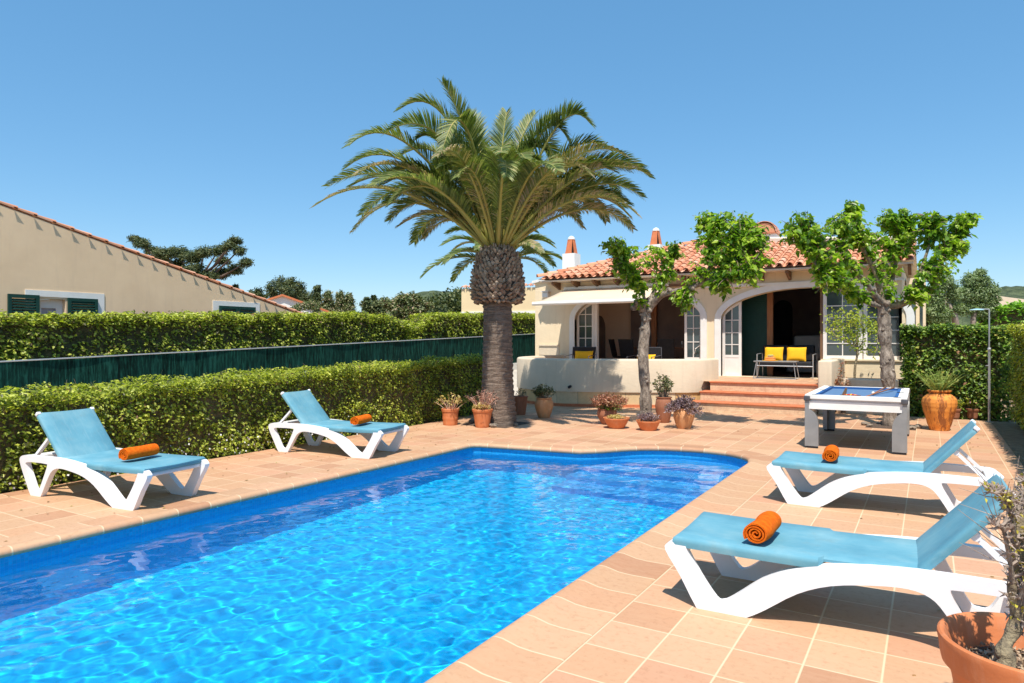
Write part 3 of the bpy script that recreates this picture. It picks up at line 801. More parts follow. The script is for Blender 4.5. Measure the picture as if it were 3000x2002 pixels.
# ---------------------------------------------------------------- barrel tile helper
def tile_cell(mb, o, xd, dd, nd, r0=.085, r1=.068, L=.40, n=6, flip=1):
    """one barrel tile from o (low end) up the slope along dd"""
    V = []
    for s_, r in ((0, r0), (1, r1)):
        for k in range(n + 1):
            q = PI * k / n
            V.append(o + dd * (L * s_) + xd * (math.cos(q) * r) + nd * (math.sin(q) * r * .95 + (0 if s_ else .02)))
    m_ = n + 1
    F = [(k, k + 1, k + 1 + m_, k + m_) for k in range(n)]
    V2 = [V[k] - (V[k] - o).normalized() * .014 for k in range(n + 1)]
    base = len(V); V += V2; F += [(k, base + k, base + k + 1, k + 1) for k in range(n)]
    mb.add(V, F)

# ---------------------------------------------------------------- villa
FL = .63   # floor level
Y0 = 18.7
def ellipse_top(cx, a, zs, b, n=20):
    return [(cx - a * math.cos(PI * k / n), zs + b * math.sin(PI * k / n)) for k in range(n + 1)]
def arch_loop(cx, a, zb, zs, b, n=24): return [(cx - a, zb)] + ellipse_top(cx, a, zs, b, n) + [(cx + a, zb)]
villa = empty('villa', (-5.5, 19, 0), 0, 'cream single-storey villa with red barrel-tile roof and two wide arches behind the terrace', 'house')
vo = Vector((-5.5, 19, 0))
def vb(mb, name, mats, parent=None, **kw):
    par = parent if parent is not None else villa
    if par is villa: mb.v = [tuple(Vector(p) - vo) for p in mb.v]
    else: mb.v = [tuple(Vector(p) - vo) for p in mb.v]
    return mb.build(name, mats, par, **kw)
A1 = dict(cx=-7.27, a=1.92, zs=2.22, b=.80); A2 = dict(cx=-2.63, a=2.17, zs=2.17, b=.77)
mb = MB()
mb.slab([(-10.57, 0), (-.55, 0), (-.55, 3.45), (-10.57, 3.45)][::-1],
        [arch_loop(A1['cx'], A1['a'], FL + .004, A1['zs'], A1['b']), arch_loop(A2['cx'], A2['a'], FL + .004, A2['zs'], A2['b'])], 'xz', Y0, Y0 + .32)
mb.box(-.55 - .3, -.55, Y0 + .32, 24.5, 0, 3.4); mb.box(-10.57, -10.27, Y0 + .32, 24.5, 0, 3.3)
mb.box(-10.57, -.55, 24.5, 24.8, 0, 3.4)
wall = vb(mb, 'wall', M['cream'])
# rooms
mb = MB(); mb.box(-10.27, -5.2, 21.3, 21.5, FL, 3.4); mb.box(-10.27, -5.3, 19.02, 22.4, 3.15, 3.3); mb.box(-5.3, -5.1, 19.02, 22.6, FL, 3.3)
rm = vb(mb, 'room_wall', M['room_wall'], wall)
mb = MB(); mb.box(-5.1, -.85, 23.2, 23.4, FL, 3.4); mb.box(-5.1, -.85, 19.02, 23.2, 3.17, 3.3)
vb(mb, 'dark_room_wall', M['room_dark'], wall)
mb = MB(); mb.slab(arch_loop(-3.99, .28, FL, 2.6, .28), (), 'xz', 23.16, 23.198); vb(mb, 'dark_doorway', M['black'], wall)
mb = MB(); mb.box(-10.27, -.85, Y0 + .005, 24, FL - .2, FL - .006); vb(mb, 'floor', M['room_floor'], wall)
def ring_trim(mb, A, zb, w_, y0, y1):
    cx, a, zs, b = A['cx'], A['a'], A['zs'], A['b']
    inn = arch_loop(cx, a, zb, zs, b); out = arch_loop(cx, a + w_, zb, zs, b + w_)
    n_ = len(inn)
    V = [(x, y, z) for l in (inn, out) for y in (y0, y1) for x, z in l]
    F = []
    for i in range(n_ - 1):
        F += [(i, i + 1, i + 1 + 2 * n_, i + 2 * n_), (i + n_, i + n_ + 1, i + 1 + 3 * n_, i + 3 * n_), (i, i + 1, i + 1 + n_, i + n_), (i + 2 * n_, i + 1 + 2 * n_, i + 1 + 3 * n_, i + 3 * n_)]
    mb.add(V, F)
for A in (A1, A2):
    mb = MB(); ring_trim(mb, A, FL, .17, Y0 - .035, Y0 + .14); vb(mb, 'arch_trim', M['white'])
# joinery helpers: frame bars and a pane
def leaf_window(name, xa, xb, zb, ztop, A, ncol, rows, y, fw=.07, panel=None, mat='white_frame', glass='glass'):
    """glazed leaf under arch A; top edge follows the arch"""
    cx, a, zs, b = A['cx'], A['a'] - .01, A['zs'], A['b'] - .01
    def top(x):
        t = max(0, 1 - ((x - cx) / a) ** 2); return min(ztop, zs + b * math.sqrt(t))
    pts = [xa + (xb - xa) * k / 16 for k in range(17)]
    fr = MB()
    lowz = zb
    outer = [(xa, lowz)] + [(x, top(x)) for x in pts] + [(xb, lowz)]
    inner_ = [(xa + fw, lowz + fw)] + [(x, max(lowz + fw + .02, top(x) - fw)) for x in [xa + fw + (xb - xa - 2 * fw) * k / 16 for k in range(17)]] + [(xb - fw, lowz + fw)]
    fr.slab(outer, [inner_], 'xz', y - .025, y + .025)
    if panel: fr.box(xa + fw, xb - fw, y - .012, y + .012, lowz + fw, panel)
    zb2 = panel if panel else lowz + fw
    if panel: fr.box(xa + fw - .002, xb - fw + .002, y - .02, y + .02, panel - .04, panel + .03)
    for c in range(1, ncol):
        x = xa + fw + (xb - xa - 2 * fw) * c / ncol; fr.box(x - .011, x + .011, y - .018, y + .018, zb2, top(x) - fw * .9)
    for z in rows:
        xs_ = [x for x in pts if top(x) - fw > z and xa + fw <= x <= xb - fw]
        if xs_: fr.box(max(min(xs_) - .03, xa + fw), min(max(xs_) + .03, xb - fw), y - .016, y + .016, z - .011, z + .011)
    f = vb(fr, name, M[mat])
    g = MB(); g.poly([(x, z) for x, z in inner_][::-1], plane='xz', k=y + .004); gl = vb(g, 'pane', M[glass], f)
    return f
rows = [1.22 + .30 * k for k in range(6)]
yj = Y0 + .17
leaf_window('window', -9.19, -8.62, FL, 3.2, A1, 2, [1.30, 1.66, 2.02, 2.38], yj, .07)
mb = MB(); mb.box(-8.60, -8.50, yj - .05, yj + .07, FL, 2.93); vb(mb, 'mullion', M['white_frame'])
leaf_window('window', -5.85, -5.352, 1.05, 3.2, A1, 2, [1.55, 1.93, 2.28], yj, .07)
mb = MB(); mb.box(-5.85, -5.352, yj - .05, yj + .05, FL, 1.05); vb(mb, 'sill_panel', M['white'])
lw = leaf_window('window', -4.80, -4.30, FL, 3.2, A2, 2, [1.48, 1.80, 2.14], yj, .07, 1.17)
mb = MB(); mb.box(-4.62, -3.78, Y0 + .84, Y0 + .88, FL, 3.1)
for k in range(48): mb.box(-4.60, -3.82, Y0 + .825, Y0 + .84, FL + .1 + k * .05, FL + .13 + k * .05)
vb(mb, 'shutter', M['shutter'])
mb = MB(); mb.box(-3.77, -3.62, Y0 + .80, Y0 + .90, FL, 3.1); vb(mb, 'door_post', M['wood'])
mb = MB(); mb.box(-2.36, -2.30, Y0 + .16, Y0 + .30, FL, 2.93); vb(mb, 'door_edge', M['brown_wood'])
leaf_window('window', -2.29, -1.40, 1.13, 3.2, A2, 2, [1.52, 1.84, 2.16, 2.46], yj, .085)
leaf_window('window', -1.38, -.47, 1.13, 3.2, A2, 2, [1.52, 1.84, 2.16, 2.46], yj, .085)
mb = MB(); mb.box(-2.29, -.47, Y0 - .02, Y0 + .22, FL, 1.13); mb.box(-2.32, -.44, Y0 - .06, Y0 + .24, 1.09, 1.125)
vb(mb, 'sill_wall', M['cream'])
# handle on the right window of the left arch
mb = MB(); mb.tube([(-5.45, yj - .05, 1.42), (-5.52, yj - .09, 1.36), (-5.56, yj - .05, 1.22)], .009, 6); mb.tube([(-5.54, yj - .06, 1.36), (-5.36, yj - .1, 1.47)], .009, 6)
vb(mb, 'window_handle', M['white_frame'])
# cornice band above right arch
mb = MB(); mb.box(-5.2, -.5, Y0 - .06, Y0, 3.02, 3.09); vb(mb, 'lintel_band', M['white'])
# niche and vent on the left pier
mb = MB(); mb.box(-10.42, -9.72, Y0 - .05, Y0 - .002, 1.42, 1.46); mb.box(-10.42, -9.72, Y0 - .02, Y0 - .003, 1.14, 1.42); vb(mb, 'niche', M['cream_wall'])
# eaves: fascia soffit, brackets, tiles
SL = 1 / 3.0
def roof_z(y): return 3.44 + SL * (y - 18.12)
EX0, EX1 = -10.15, -.29
ra, rb = Vector((-6.07, 22.15, 0)), Vector((-.29, 19.75, 0))
def ridge_y(x):
    if x < -6.07: return 18.15 + (x + 10.07)
    return 22.15 + (x + 6.07) / (-.29 + 6.07) * (19.75 - 22.15)
mb = MB()
def rp(x, y, dz=0): return (x, y, roof_z(y) + dz)
V = [rp(EX0, 18.12), rp(EX1, 18.12), rp(EX1, 19.75), rp(-6.07, 22.15), rp(EX0, 18.2)]
mb.add(V, [(0, 1, 2, 3, 4)])
# hidden slopes: left hip plane, back plane
mb.add([rp(EX0, 18.15), rp(-6.07, 22.15), (-6.07, 25, 3.9), (EX0, 25, 3.44)], [(0, 1, 2, 3)])
mb.add([rp(-6.07, 22.15), rp(EX1, 19.75), (EX1, 25, 3.44), (-6.07, 25, 3.9)], [(0, 1, 2, 3)])
mb.box(EX0 + .02, EX1 - .02, 18.14, 18.7, 3.36, 3.40)
roof = vb(mb, 'roof', M['mortar'])
mb = MB(); dd = Vector((0, 1, SL)).normalized(); nd = Vector((0, -SL, 1)).normalized()
x = EX0 + .10
rr_ = random.Random(3)
while x < EX1 - .05:
    y = 18.06; k = 0
    while y < ridge_y(x) - .12:
        tile_cell(mb, Vector((x + rr_.uniform(-.008, .008), y, roof_z(y) + .02 + rr_.uniform(-.004, .006))), Vector((1, 0, 0)), dd, nd, .090, .075, .40, 6)
        y += .31; k += 1
    x += .236
# channel tiles between
x = EX0 + .10 + .118
while x < EX1 - .1:
    y = 18.08
    V = []
    for s_ in (0, 1):
        yy = y if s_ == 0 else ridge_y(x)
        if yy < y: break
        for q in range(5):
            a = PI + PI * q / 4; V.append((x + math.cos(a) * .075, yy, roof_z(yy) + .055 + math.sin(a) * .05))
    if len(V) == 10: mb.add(V, [(q, q + 1, q + 6, q + 5) for q in range(4)])
    x += .236
tl = vb(mb, 'roof_tiles', M['roof_tile'], roof, smooth=True, auto=40)
# hip and ridge caps
mb = MB()
def cap_line(mb, a, b2, step=.33, r=.10):
    a = Vector(a); b2 = Vector(b2); d = (b2 - a); L = d.length; d.normalize(); xd = d.cross(Vector((0, 0, 1))).normalized(); nd_ = xd.cross(d)
    k = 0
    while k * step < L: tile_cell(mb, a + d * (k * step), xd, d, nd_, r, r * .85, step + .05); k += 1
cap_line(mb, rp(EX0, 18.10, .06), rp(-6.07, 22.15, .06))
vb(mb, 'hip_tiles', M['roof_tile'], roof, smooth=True, auto=40)
mb = MB(); a_ = Vector(rp(-6.3, 21.95, .05)); b_ = Vector(rp(-.29, 19.75, .05)); d_ = (b_ - a_)
sec = [(-.10, -.06), (.10, -.06), (.10, .10), (.03, .15), (-.03, .15), (-.10, .10)]
side = d_.normalized().cross(Vector((0, 0, 1))).normalized()
mb.sweep([(a_, side, Vector((0, 0, 1))), (b_, side, Vector((0, 0, 1)))], [sec, sec]); vb(mb, 'ridge_cap', M['mortar'], roof)
for k in range(15):
    x = EX0 + .45 + k * .665
    if x > EX1: break
    mb = MB(); V = [(x + s_, yy, zz2) for s_ in (-.035, .035) for yy, zz2 in ((18.2, 3.36), (18.2, 3.29), (18.7, 3.14), (18.7, 3.36))]
    mb.add(V, [(0, 1, 2, 3), (4, 7, 6, 5), (0, 4, 5, 1), (1, 5, 6, 2)]); vb(mb, 'eave_bracket', M['brown_wood'])
mb = MB(); mb.box(-9.4, -5.6, 18.55, 18.68, 3.10, 3.16); vb(mb, 'awning_rail', M['brown_wood'])
# left wing coping: sloping white verge
mb = MB()
mb.slab([(-10.65, 3.38), (-9.75, 3.52), (-9.75, 3.60), (-10.65, 3.46)], (), 'xz', 18.62, 24)
vb(mb, 'verge_coping', M['white'])
# side wing behind on the right
mb = MB(); mb.box(-.52, -.08, 21, 24.4, 0, 3.25); vb(mb, 'rear_wing', M['cream'])
mb = MB(); mb.box(-.40, -.30, 20.985, 21.0, 1.2, 2.95); mb.box(-.21, -.14, 20.985, 21.0, 1.2, 2.95); vb(mb, 'rear_window', M['glass'])
# wall lamp
mb = MB(); mb.rbox(-10.24, -10.04, Y0 - .16, Y0 - .001, 2.92, 3.08, .015); mb.box(-10.27, -10.01, Y0 - .19, Y0 - .002, 3.09, 3.12); mb.box(-10.22, -10.06, Y0 - .165, Y0 - .162, 2.97, 3.03)
vb(mb, 'wall_lamp', M['white_frame'])

# chimneys and roof furniture (children of the villa)
def chimney(x, y, z0, z1, z2, w_):
    mb = MB(); mb.box(x - w_ / 2, x + w_ / 2, y - w_ / 2, y + w_ / 2, z0, z1); c = vb(mb, 'chimney', M['white'])
    mb = MB()
    for q in range(4):
        a = PI / 4 + q * PI / 2; Mx = Matrix.Translation((x, y, 0)) @ Matrix.Rotation(q * PI / 2, 4, 'Z')
        h = z2 - z1
        V = [Mx @ Vector(p) for p in ((-.02 - w_ * .42 + .06, -w_ * .42, z1), (w_ * .42 - .10, -w_ * .42, z1), (w_ * .42 * .42, -w_ * .22, z2), (-w_ * .42 * .42 + .03, -w_ * .22, z2),
                                       (-w_ * .42 + .06, -w_ * .42 + .03, z1), (w_ * .42 - .10, -w_ * .42 + .03, z1), (w_ * .42 * .42, -w_ * .22 + .03, z2), (-w_ * .42 * .42 + .03, -w_ * .22 + .03, z2))]
        mb.add(V, [(0, 1, 2, 3), (4, 7, 6, 5), (0, 4, 5, 1), (1, 5, 6, 2), (2, 6, 7, 3), (3, 7, 4, 0)])
    vb(mb, 'clay_cowl', M['clay'], c)
    mb = MB(); mb.lathe([(w_ * .27, z2 - .01), (w_ * .27, z2 + .03), (w_ * .18, z2 + .08), (.03, z2 + .11), (0, z2 + .112)], 12, (x, y, 0)); vb(mb, 'chimney_cap', M['white'], c)
    mb = MB(); mb.box(x - w_ * .2, x + w_ * .2, y - w_ * .2, y + w_ * .2, z1, z2 - .1); vb(mb, 'flue', M['black'], c)
chimney(-10.0, 20.1, 3.3, 4.42, 4.90, .44)
chimney(-8.15, 23.0, 3.5, 4.92, 5.42, .46)
mb = MB(); mb.box(-4.62, -3.94, 21.7, 22.4, 4.0, 4.82); c = vb(mb, 'chimney', M['white'])
mb = MB()
for k in range(5):
    tile_cell(mb, Vector((-4.28, 21.62 + k * .17, 4.85 + .02 * (k % 2))), Vector((1, 0, 0)), Vector((0, 1, 0)), Vector((0, 0, 1)), .36, .35, .2, 12)
mb.slab([(-4.28 + .33 * math.cos(PI * q / 12), 4.85 + .31 * math.sin(PI * q / 12)) for q in range(13)], (), 'xz', 21.66, 22.40); mb.box(-4.66, -3.90, 21.64, 22.46, 4.82, 4.86); vb(mb, 'tiled_cap', M['roof_tile'], c, smooth=True, auto=40)
mb = MB(); p = at(2440, 760, 20); mb.tube([(p.x, p.y, 3.8), (p.x, p.y, 5.25)], .016, 6)
mb.tube([(p.x - .1, p.y, 5.1), (p.x + .55, p.y + .2, 5.12)], .010, 5)
for k in range(6): mb.tube([(p.x + .05 + k * .1, p.y - .12 + k * .03, 5.1), (p.x + .05 + k * .1, p.y + .18 + k * .03, 5.1)], .006, 4)
mb.tube([(p.x - .1, p.y, 4.8), (p.x + .12, p.y, 5.0)], .008, 4)
mb.build('antenna', M['dark_metal']); tag(bpy.context.scene.objects['antenna'], 'thin metal television aerial standing on the villa roof', 'aerial')

# awning
root = empty('awning', (-8, 18.6, 3.16), 0, 'beige canvas awning pulled out over the left arch of the villa', 'awning')
ao = Vector((-8, 18.6, 3.16))
mb = MB(); V = []
for j in range(9):
    t = j / 8; y = 18.6 - 1.9 * t; z = 3.14 - .50 * t - .02 * math.sin(PI * t)
    for k in range(13): V.append(Vector((-9.45 + 3.2 * k / 12, y, z)) - ao)
F = [(j * 13 + k, j * 13 + k + 1, j * 13 + k + 14, j * 13 + k + 13) for j in range(8) for k in range(12)]
mb.add(V, F); cv = mb.build('canvas', M['awning'], root, smooth=True)
sm = cv.modifiers.new('thickness', 'SOLIDIFY'); sm.thickness = .008
mb = MB(); mb.tube([Vector((-9.52, 16.7, 2.62)) - ao, Vector((-6.2, 16.7, 2.62)) - ao], .055, 10); mb.tube([Vector((-8.0, 16.7, 2.62)) - ao, Vector((-7.97, 16.7, 2.62)) - ao], .06, 10); mb.build('front_bar', M['white'], root, smooth=True, auto=40)
mb = MB(); mb.rbox(-9.5 + 8, -6.2 + 8, -.06, .08, -.06, .06, .03); mb.build('cassette', M['white'], root, smooth=True, auto=40)
for x in (-8.9, -6.8):
    mb = MB(); mb.tube([Vector((x, 18.6, 3.08)) - ao, Vector((x + .5, 17.6, 2.85)) - ao], .022, 6); mb.tube([Vector((x + .5, 17.6, 2.85)) - ao, Vector((x + .05, 16.72, 2.6)) - ao], .02, 6)
    mb.build('folding_arm', M['white_frame'], root)

# terrace platform and parapet
PAR = smooth_pts([(-9.62, 18.68), (-9.58, 17.2), (-9.46, 16.2), (-9.15, 15.45), (-8.5, 14.98), (-7.7, 14.80), (-6.9, 15.0), (-5.9, 15.45), (-5.2, 15.82), (-4.78, 16.2), (-4.58, 16.7)], 5)
mb = MB()
terr = [(a, b2) for a, b2 in offset(PAR + [(-4.0, 18.69)], -.0)][:len(PAR)] + [(-4.6, 16.15), (-2.05, 16.15), (-2.05, 18.69)]
mb.poly(terr, z=FL)
tf = mb.build('terrace_floor', M['terrace']); tag(tf, None, None, None, 'structure')
def wall_path(mb, path, t, z0, z1, rt=.03, mi=0):
    fr = []; n_ = len(path)
    for i, p in enumerate(path):
        a = Vector(path[max(i - 1, 0)]); b2 = Vector(path[min(i + 1, n_ - 1)]); d = (b2 - a).normalized(); nrm = Vector((-d.y, d.x, 0))
        fr.append((Vector((p[0], p[1], 0)), nrm, Vector((0, 0, 1))))
    sec = [(-t / 2, z0), (-t / 2, z1 - rt), (-t / 2 + rt * .3, z1 - rt * .3), (-t / 2 + rt, z1), (t / 2 - rt, z1), (t / 2 - rt * .3, z1 - rt * .3), (t / 2, z1 - rt), (t / 2, z0)]
    mb.sweep(fr, [sec] * n_, mi)
root = empty('terrace_parapet', (-7.2, 15.5, 0), 0, 'curved cream parapet wall on an ochre stone base, around the left terrace', 'wall')
ro = Vector((-7.2, 15.5, 0))
mb = MB(); wall_path(mb, PAR + [(-4.56, 17.1)], .22, .36, 1.15, .05); mb.v = [tuple(Vector(p) - ro) for p in mb.v]; mb.build('rendered_wall', M['cream_wall'], root, smooth=True, auto=50)
mb = MB(); wall_path(mb, PAR, .15, .07, .36, .002); mb.v = [tuple(Vector(p) - ro) for p in mb.v]; mb.build('stone_base', M['stone'], root)
mb = MB(); wall_path(mb, PAR, .19, -.01, .07, .003); mb.v = [tuple(Vector(p) - ro) for p in mb.v]; mb.build('skirting', M['tread'], root)
mb = MB(); mb.tube([Vector((-7.36, 14.78, .50)) - ro, Vector((-7.36, 14.66, .47)) - ro], .035, 8); mb.build('drain_pipe', M['black'], root)
# steps
root = empty('terrace_steps', (-3.3, 15.8, 0), 0, 'three clay-edged steps with small brick risers leading up to the open arch', 'steps')
ro = Vector((-3.3, 15.8, 0))
for k, (y0_, z_, xl) in enumerate([(15.28, .215, -4.62), (15.66, .425, -4.50), (16.05, FL + .001, -4.38)]):
    mb = MB(); mb.box(xl, -2.06 + .002 * k, y0_ + .035, 16.2 + .01 * k, (0, .216, .426)[k], z_ - .028); mb.v = [tuple(Vector(p) - ro) for p in mb.v]; mb.build('riser', M['riser'], root)
    mb = MB(); mb.rbox(xl - .02, -2.05, y0_, (15.74, 16.13, 16.30)[k], z_ - .028, z_ + (.004 if k == 2 else 0), .012, 2); mb.v = [tuple(Vector(p) - ro) for p in mb.v]; mb.build('tread', M['tread'], root)
# right block wall and planter
root = empty('planter_wall', (-1.5, 17, 0), 0, 'cream stepped planter wall right of the steps, under the glazed window', 'wall'); ro = Vector((-1.5, 17, 0))
mb = MB(); mb.rbox(-2.05, -1.77, 16.0, 18.68, -.01, 1.16, .04); mb.v = [tuple(Vector(p) - ro) for p in mb.v]; mb.build('end_block', M['cream_wall'], root, smooth=True, auto=40)
mb = MB(); mb.rbox(-1.75, -.56, 16.55, 16.80, -.01, .76, .03); mb.v = [tuple(Vector(p) - ro) for p in mb.v]; mb.build('front_wall', M['cream_wall'], root, smooth=True, auto=40)
mb = MB(); mb.box(-1.75, -.56, 16.81, 18.68, .0, .68); mb.v = [tuple(Vector(p) - ro) for p in mb.v]; mb.build('soil', M['soil'], root)

# ---------------------------------------------------------------- palms
def frond_mesh(P0, P1, P2, nl, ll, lw, seed, dry=0.0, droop=.25):
    """rachis arrays and leaflet arrays for one feather frond on a bezier"""
    rg = np.random.default_rng(seed)
    P0, P1, P2 = map(lambda p: np.array(p, float), (P0, P1, P2))
    HK = np.array([0, 0, -.05])
    bez = lambda t: (1 - t) ** 2 * P0 + 2 * t * (1 - t) * P1 + t * t * (P2 + [0, 0, .06]) + HK * max(0, t - .62) ** 2 / .1444
    tan = lambda t: bez(min(1, t + .01)) - bez(max(0, t - .01))
    V = []; F = []
    rad = np.array([P2[0] - P0[0], P2[1] - P0[1], 0]); 
    if np.linalg.norm(rad) < .05: rad = np.array([.3, .8, 0])
    twist = rg.uniform(-.35, .35)
    for i in range(nl):
        t = .10 + .90 * (i + rg.random() * .5) / nl
        p = bez(t); T = tan(t); T /= np.linalg.norm(T)
        side = np.cross(T, [0, 0, 1.0]); 
        if np.linalg.norm(side) < .12: side = np.cross(T, rad)
        side /= np.linalg.norm(side); up = np.cross(side, T)
        side, up = side * math.cos(twist) + up * math.sin(twist), up * math.cos(twist) - side * math.sin(twist)
        prof = min(1, .30 + 2.4 * t) * (1 - .62 * max(0, (t - .6) / .4) ** 1.7)
        if t < .22: prof *= .55
        for s in (-1, 1):
            L = ll * prof * rg.uniform(.82, 1.1)
            fwd = .75 + .6 * t + rg.uniform(-.08, .08)
            d = side * s * (1.0) + T * fwd + up * (.55 + rg.uniform(-.15, .20) - .25 * t)
            d /= np.linalg.norm(d)
            g = np.array([0, 0, -1.0])
            d2 = d + g * droop * rg.uniform(.6, 1.4); d2 /= np.linalg.norm(d2)
            d3 = d2 + g * droop * 1.3 * rg.uniform(.6, 1.5); d3 /= np.linalg.norm(d3)
            wv = np.cross(d, up); wv /= max(np.linalg.norm(wv), 1e-6)
            wv = wv * .8 + up * .3 * s
            a = p; b = a + d * L * .4; c = b + d2 * L * .35; e = c + d3 * L * .25
            o = len(V); h = lw * .5
            V += [a - wv * h * .5, a + wv * h * .5, b - wv * h, b + wv * h, c - wv * h * .7, c + wv * h * .7, e]
            F += [(o, o + 1, o + 3, o + 2), (o + 2, o + 3, o + 5, o + 4), (o + 4, o + 5, o + 6, o + 6)]
    return V, F, bez

def palm(name, base, trunk_prof, crown_z, specs, label, nl=125, ll=.42, lw=.025, scale_band=None, lean=(0, 0)):
    root = empty(name, base, 0, label, 'palm tree')
    H = crown_z
    mb = MB()
    n_ = 36; prof_ = trunk_prof
    V = []; F = []
    rows_ = 90
    for j in range(rows_ + 1):
        z = prof_[0][1] + (prof_[-1][1] - prof_[0][1]) * j / rows_
        r = np.interp(z, [p[1] for p in prof_], [p[0] for p in prof_])
        for k in range(n_):
            q = 2 * PI * k / n_
            rr = r * (1 + .03 * noise.noise(Vector((math.cos(q) * 2, math.sin(q) * 2, z * 2)))) + .012 * math.sin(z * 62 + math.sin(q * 2) * 1.2) + .010 * noise.noise(Vector((q * 4, 0, z * 14)))
            V.append((rr * math.cos(q) + lean[0] * z, rr * math.sin(q) + lean[1] * z, z))
    for j in range(rows_):
        for k in range(n_):
            a = j * n_ + k; b = j * n_ + (k + 1) % n_; F.append((a, b, b + n_, a + n_))
    mb.add(V, F); mb.build('trunk', M['palm_bark'], root, smooth=True)
    if scale_band:
        zb, zt, rfun = scale_band
        mb = MB(); mb.lathe([(rfun(z) * .90, z) for z in np.linspace(zb, zt, 14)], 28); core = mb.build('leaf_base_bulb', M['palm_core'], root, smooth=True)
        mb = MB(); rr_ = random.Random(4)
        rowsn = 17; per = 34
        for j in range(rowsn):
            z = zb + .03 + (zt - zb - .02) * j / (rowsn - 1)
            r = rfun(z); r_dn = rfun(z - .05); 
            for k in range(per):
                q = 2 * PI * (k + .5 * (j % 2) + rr_.uniform(-.18, .18)) / per
                er = Vector((math.cos(q), math.sin(q), 0)); et = Vector((-er.y, er.x, 0))
                slope = (rfun(z + .04) - rfun(z - .04)) / .08
                up = (Vector((0, 0, 1)) + er * slope).normalized(); out = et.cross(up) * 1.0
                if out.dot(er) < 0: out = -out
                p = er * (r * .90) + Vector((0, 0, z + rr_.uniform(-.02, .02)))
                w_ = .052 * r / .5 * rr_.uniform(.8, 1.2); h = .045 * rr_.uniform(.8, 1.3); o_ = .052 * rr_.uniform(.5, 1.5)
                tip = p + out * o_ + up * (h * .55)
                V = [p - et * w_, p - up * h * .9 + out * .01, p + et * w_, p + up * h * 1.1, tip - et * w_ * .38 - up * .008, tip + et * w_ * .38 - up * .008, tip + et * w_ * .3 + up * .02, tip - et * w_ * .3 + up * .02]
                mb.add(V, [(0, 1, 4), (1, 5, 4), (1, 2, 5), (2, 6, 5), (2, 3, 6), (3, 7, 6), (3, 0, 7), (0, 4, 7), (4, 5, 6, 7)])
        mb.build('leaf_bases', M['palm_scale'], core)
    for i, (P1, P2, kind) in enumerate(specs):
        az = math.atan2(P2[1], P2[0]); P0 = (math.cos(az) * .16, math.sin(az) * .16, 0)
        V, F, bez = frond_mesh(P0, P1, P2, nl, ll * (1 if kind != 2 else .85), lw, 100 + i, droop=(.12, .17, .38)[kind])
        V = np.array(V) + np.array([lean[0] * H, lean[1] * H, H])
        tri = np.array([(a, b, c, d) for a, b, c, d in F])
        # leaflets (quads; tip faces are triangles written as degenerate-free by splitting)
        quads = tri[(tri[:, 2] != tri[:, 3])]; tris = tri[(tri[:, 2] == tri[:, 3])][:, :3]
        me = bpy.data.meshes.new('frond'); faces = [tuple(map(int, q)) for q in quads] + [tuple(map(int, q)) for q in tris]
        me.from_pydata([tuple(v) for v in V], [], faces)
        me.materials.append(M['palm_leaf_dry'] if kind == 2 else M['palm_leaf']); 
        f = bpy.data.objects.new('frond', me); COL.objects.link(f); f.parent = root
        if kind == 2: f['label'] = 'dry browned frond'
        mb = MB(); pts = [Vector(bez(t)) + Vector((lean[0] * H, lean[1] * H, H)) for t in np.linspace(0, 1, 15)]
        mb.tube(pts, [.034 * (1 - t) ** .8 + .003 for t in np.linspace(0, 1, 15)], 5); mb.build('rachis', M['rachis'], f, smooth=True)
    return root

def cam_dir(dx, dz): return RT * dx + Vector((0, 0, dz))
prnd = random.Random(21)
specs = []
K = .0083
explicit = [((-406, 88), (-235, 215), 2), ((-376, 135), (-215, 240), 1), ((-350, 190), (-215, 320), 0), ((-345, 150), (-190, 235), 1), ((-218, 333), (-95, 430), 0), ((-118, 380), (-45, 250), 0), ((-105, 355), (-40, 400), 0),
            ((20, 360), (0, 200), 0), ((90, 367), (18, 230), 0), ((152, 345), (40, 310), 0), ((204, 262), (135, 400), 0), ((344, 160), (225, 290), 1), ((328, 118), (205, 215), 1), ((326, 62), (205, 170), 2),
            ((-228, 55), (-110, 135), 2), ((160, 235), (95, 400), 0), ((-240, 235), (-110, 330), 0), ((-130, 190), (-70, 400), 0), ((250, 215), (150, 300), 0), ((-180, 250), (-120, 300), 0), ((300, 180), (150, 230), 1)]
for (tx, tz), (cx, cz), kd in explicit:
    dpt = prnd.uniform(-.8, .8)
    P1 = RT * (cx * K) + FW * (dpt * .4) + Vector((0, 0, (cz - (20 if cz > 300 else 0)) * K)); P2 = RT * (tx * K) + FW * dpt + Vector((0, 0, (tz - (26 if tz > 300 else 0)) * K))
    specs.append((P1, P2, kd))
    if tz < 260:
        d3 = 1.5 if dpt < 0 else -1.5; f3 = prnd.uniform(.82, .97)
        specs.append((RT * (cx * K * .95) + FW * (d3 * .45) + Vector((0, 0, cz * K + .05)), RT * (tx * K * f3) + FW * d3 + Vector((0, 0, (tz - prnd.uniform(0, 25)) * K)), min(2, kd + (1 if prnd.random() < .4 else 0))))
for i in range(24):
    u = (i + .5) / 24; az = i * 2.39996 + .4
    er = Vector((math.cos(az), math.sin(az), 0))
    r = .5 + 2.3 * u ** .7 + prnd.uniform(-.25, .25); h = 1.95 - 1.4 * u ** .8 + prnd.uniform(-.25, .25)
    # keep the ones coming straight at the camera a little shorter
    P1 = er * (r * (.25 + .45 * u)) + Vector((0, 0, h * .95 + .45 + .65 * u)); P2 = er * r + Vector((0, 0, h))
    specs.append((P1, P2, 2 if (u > .7 and i % 3 == 0) else 1 if u > .45 else 0))
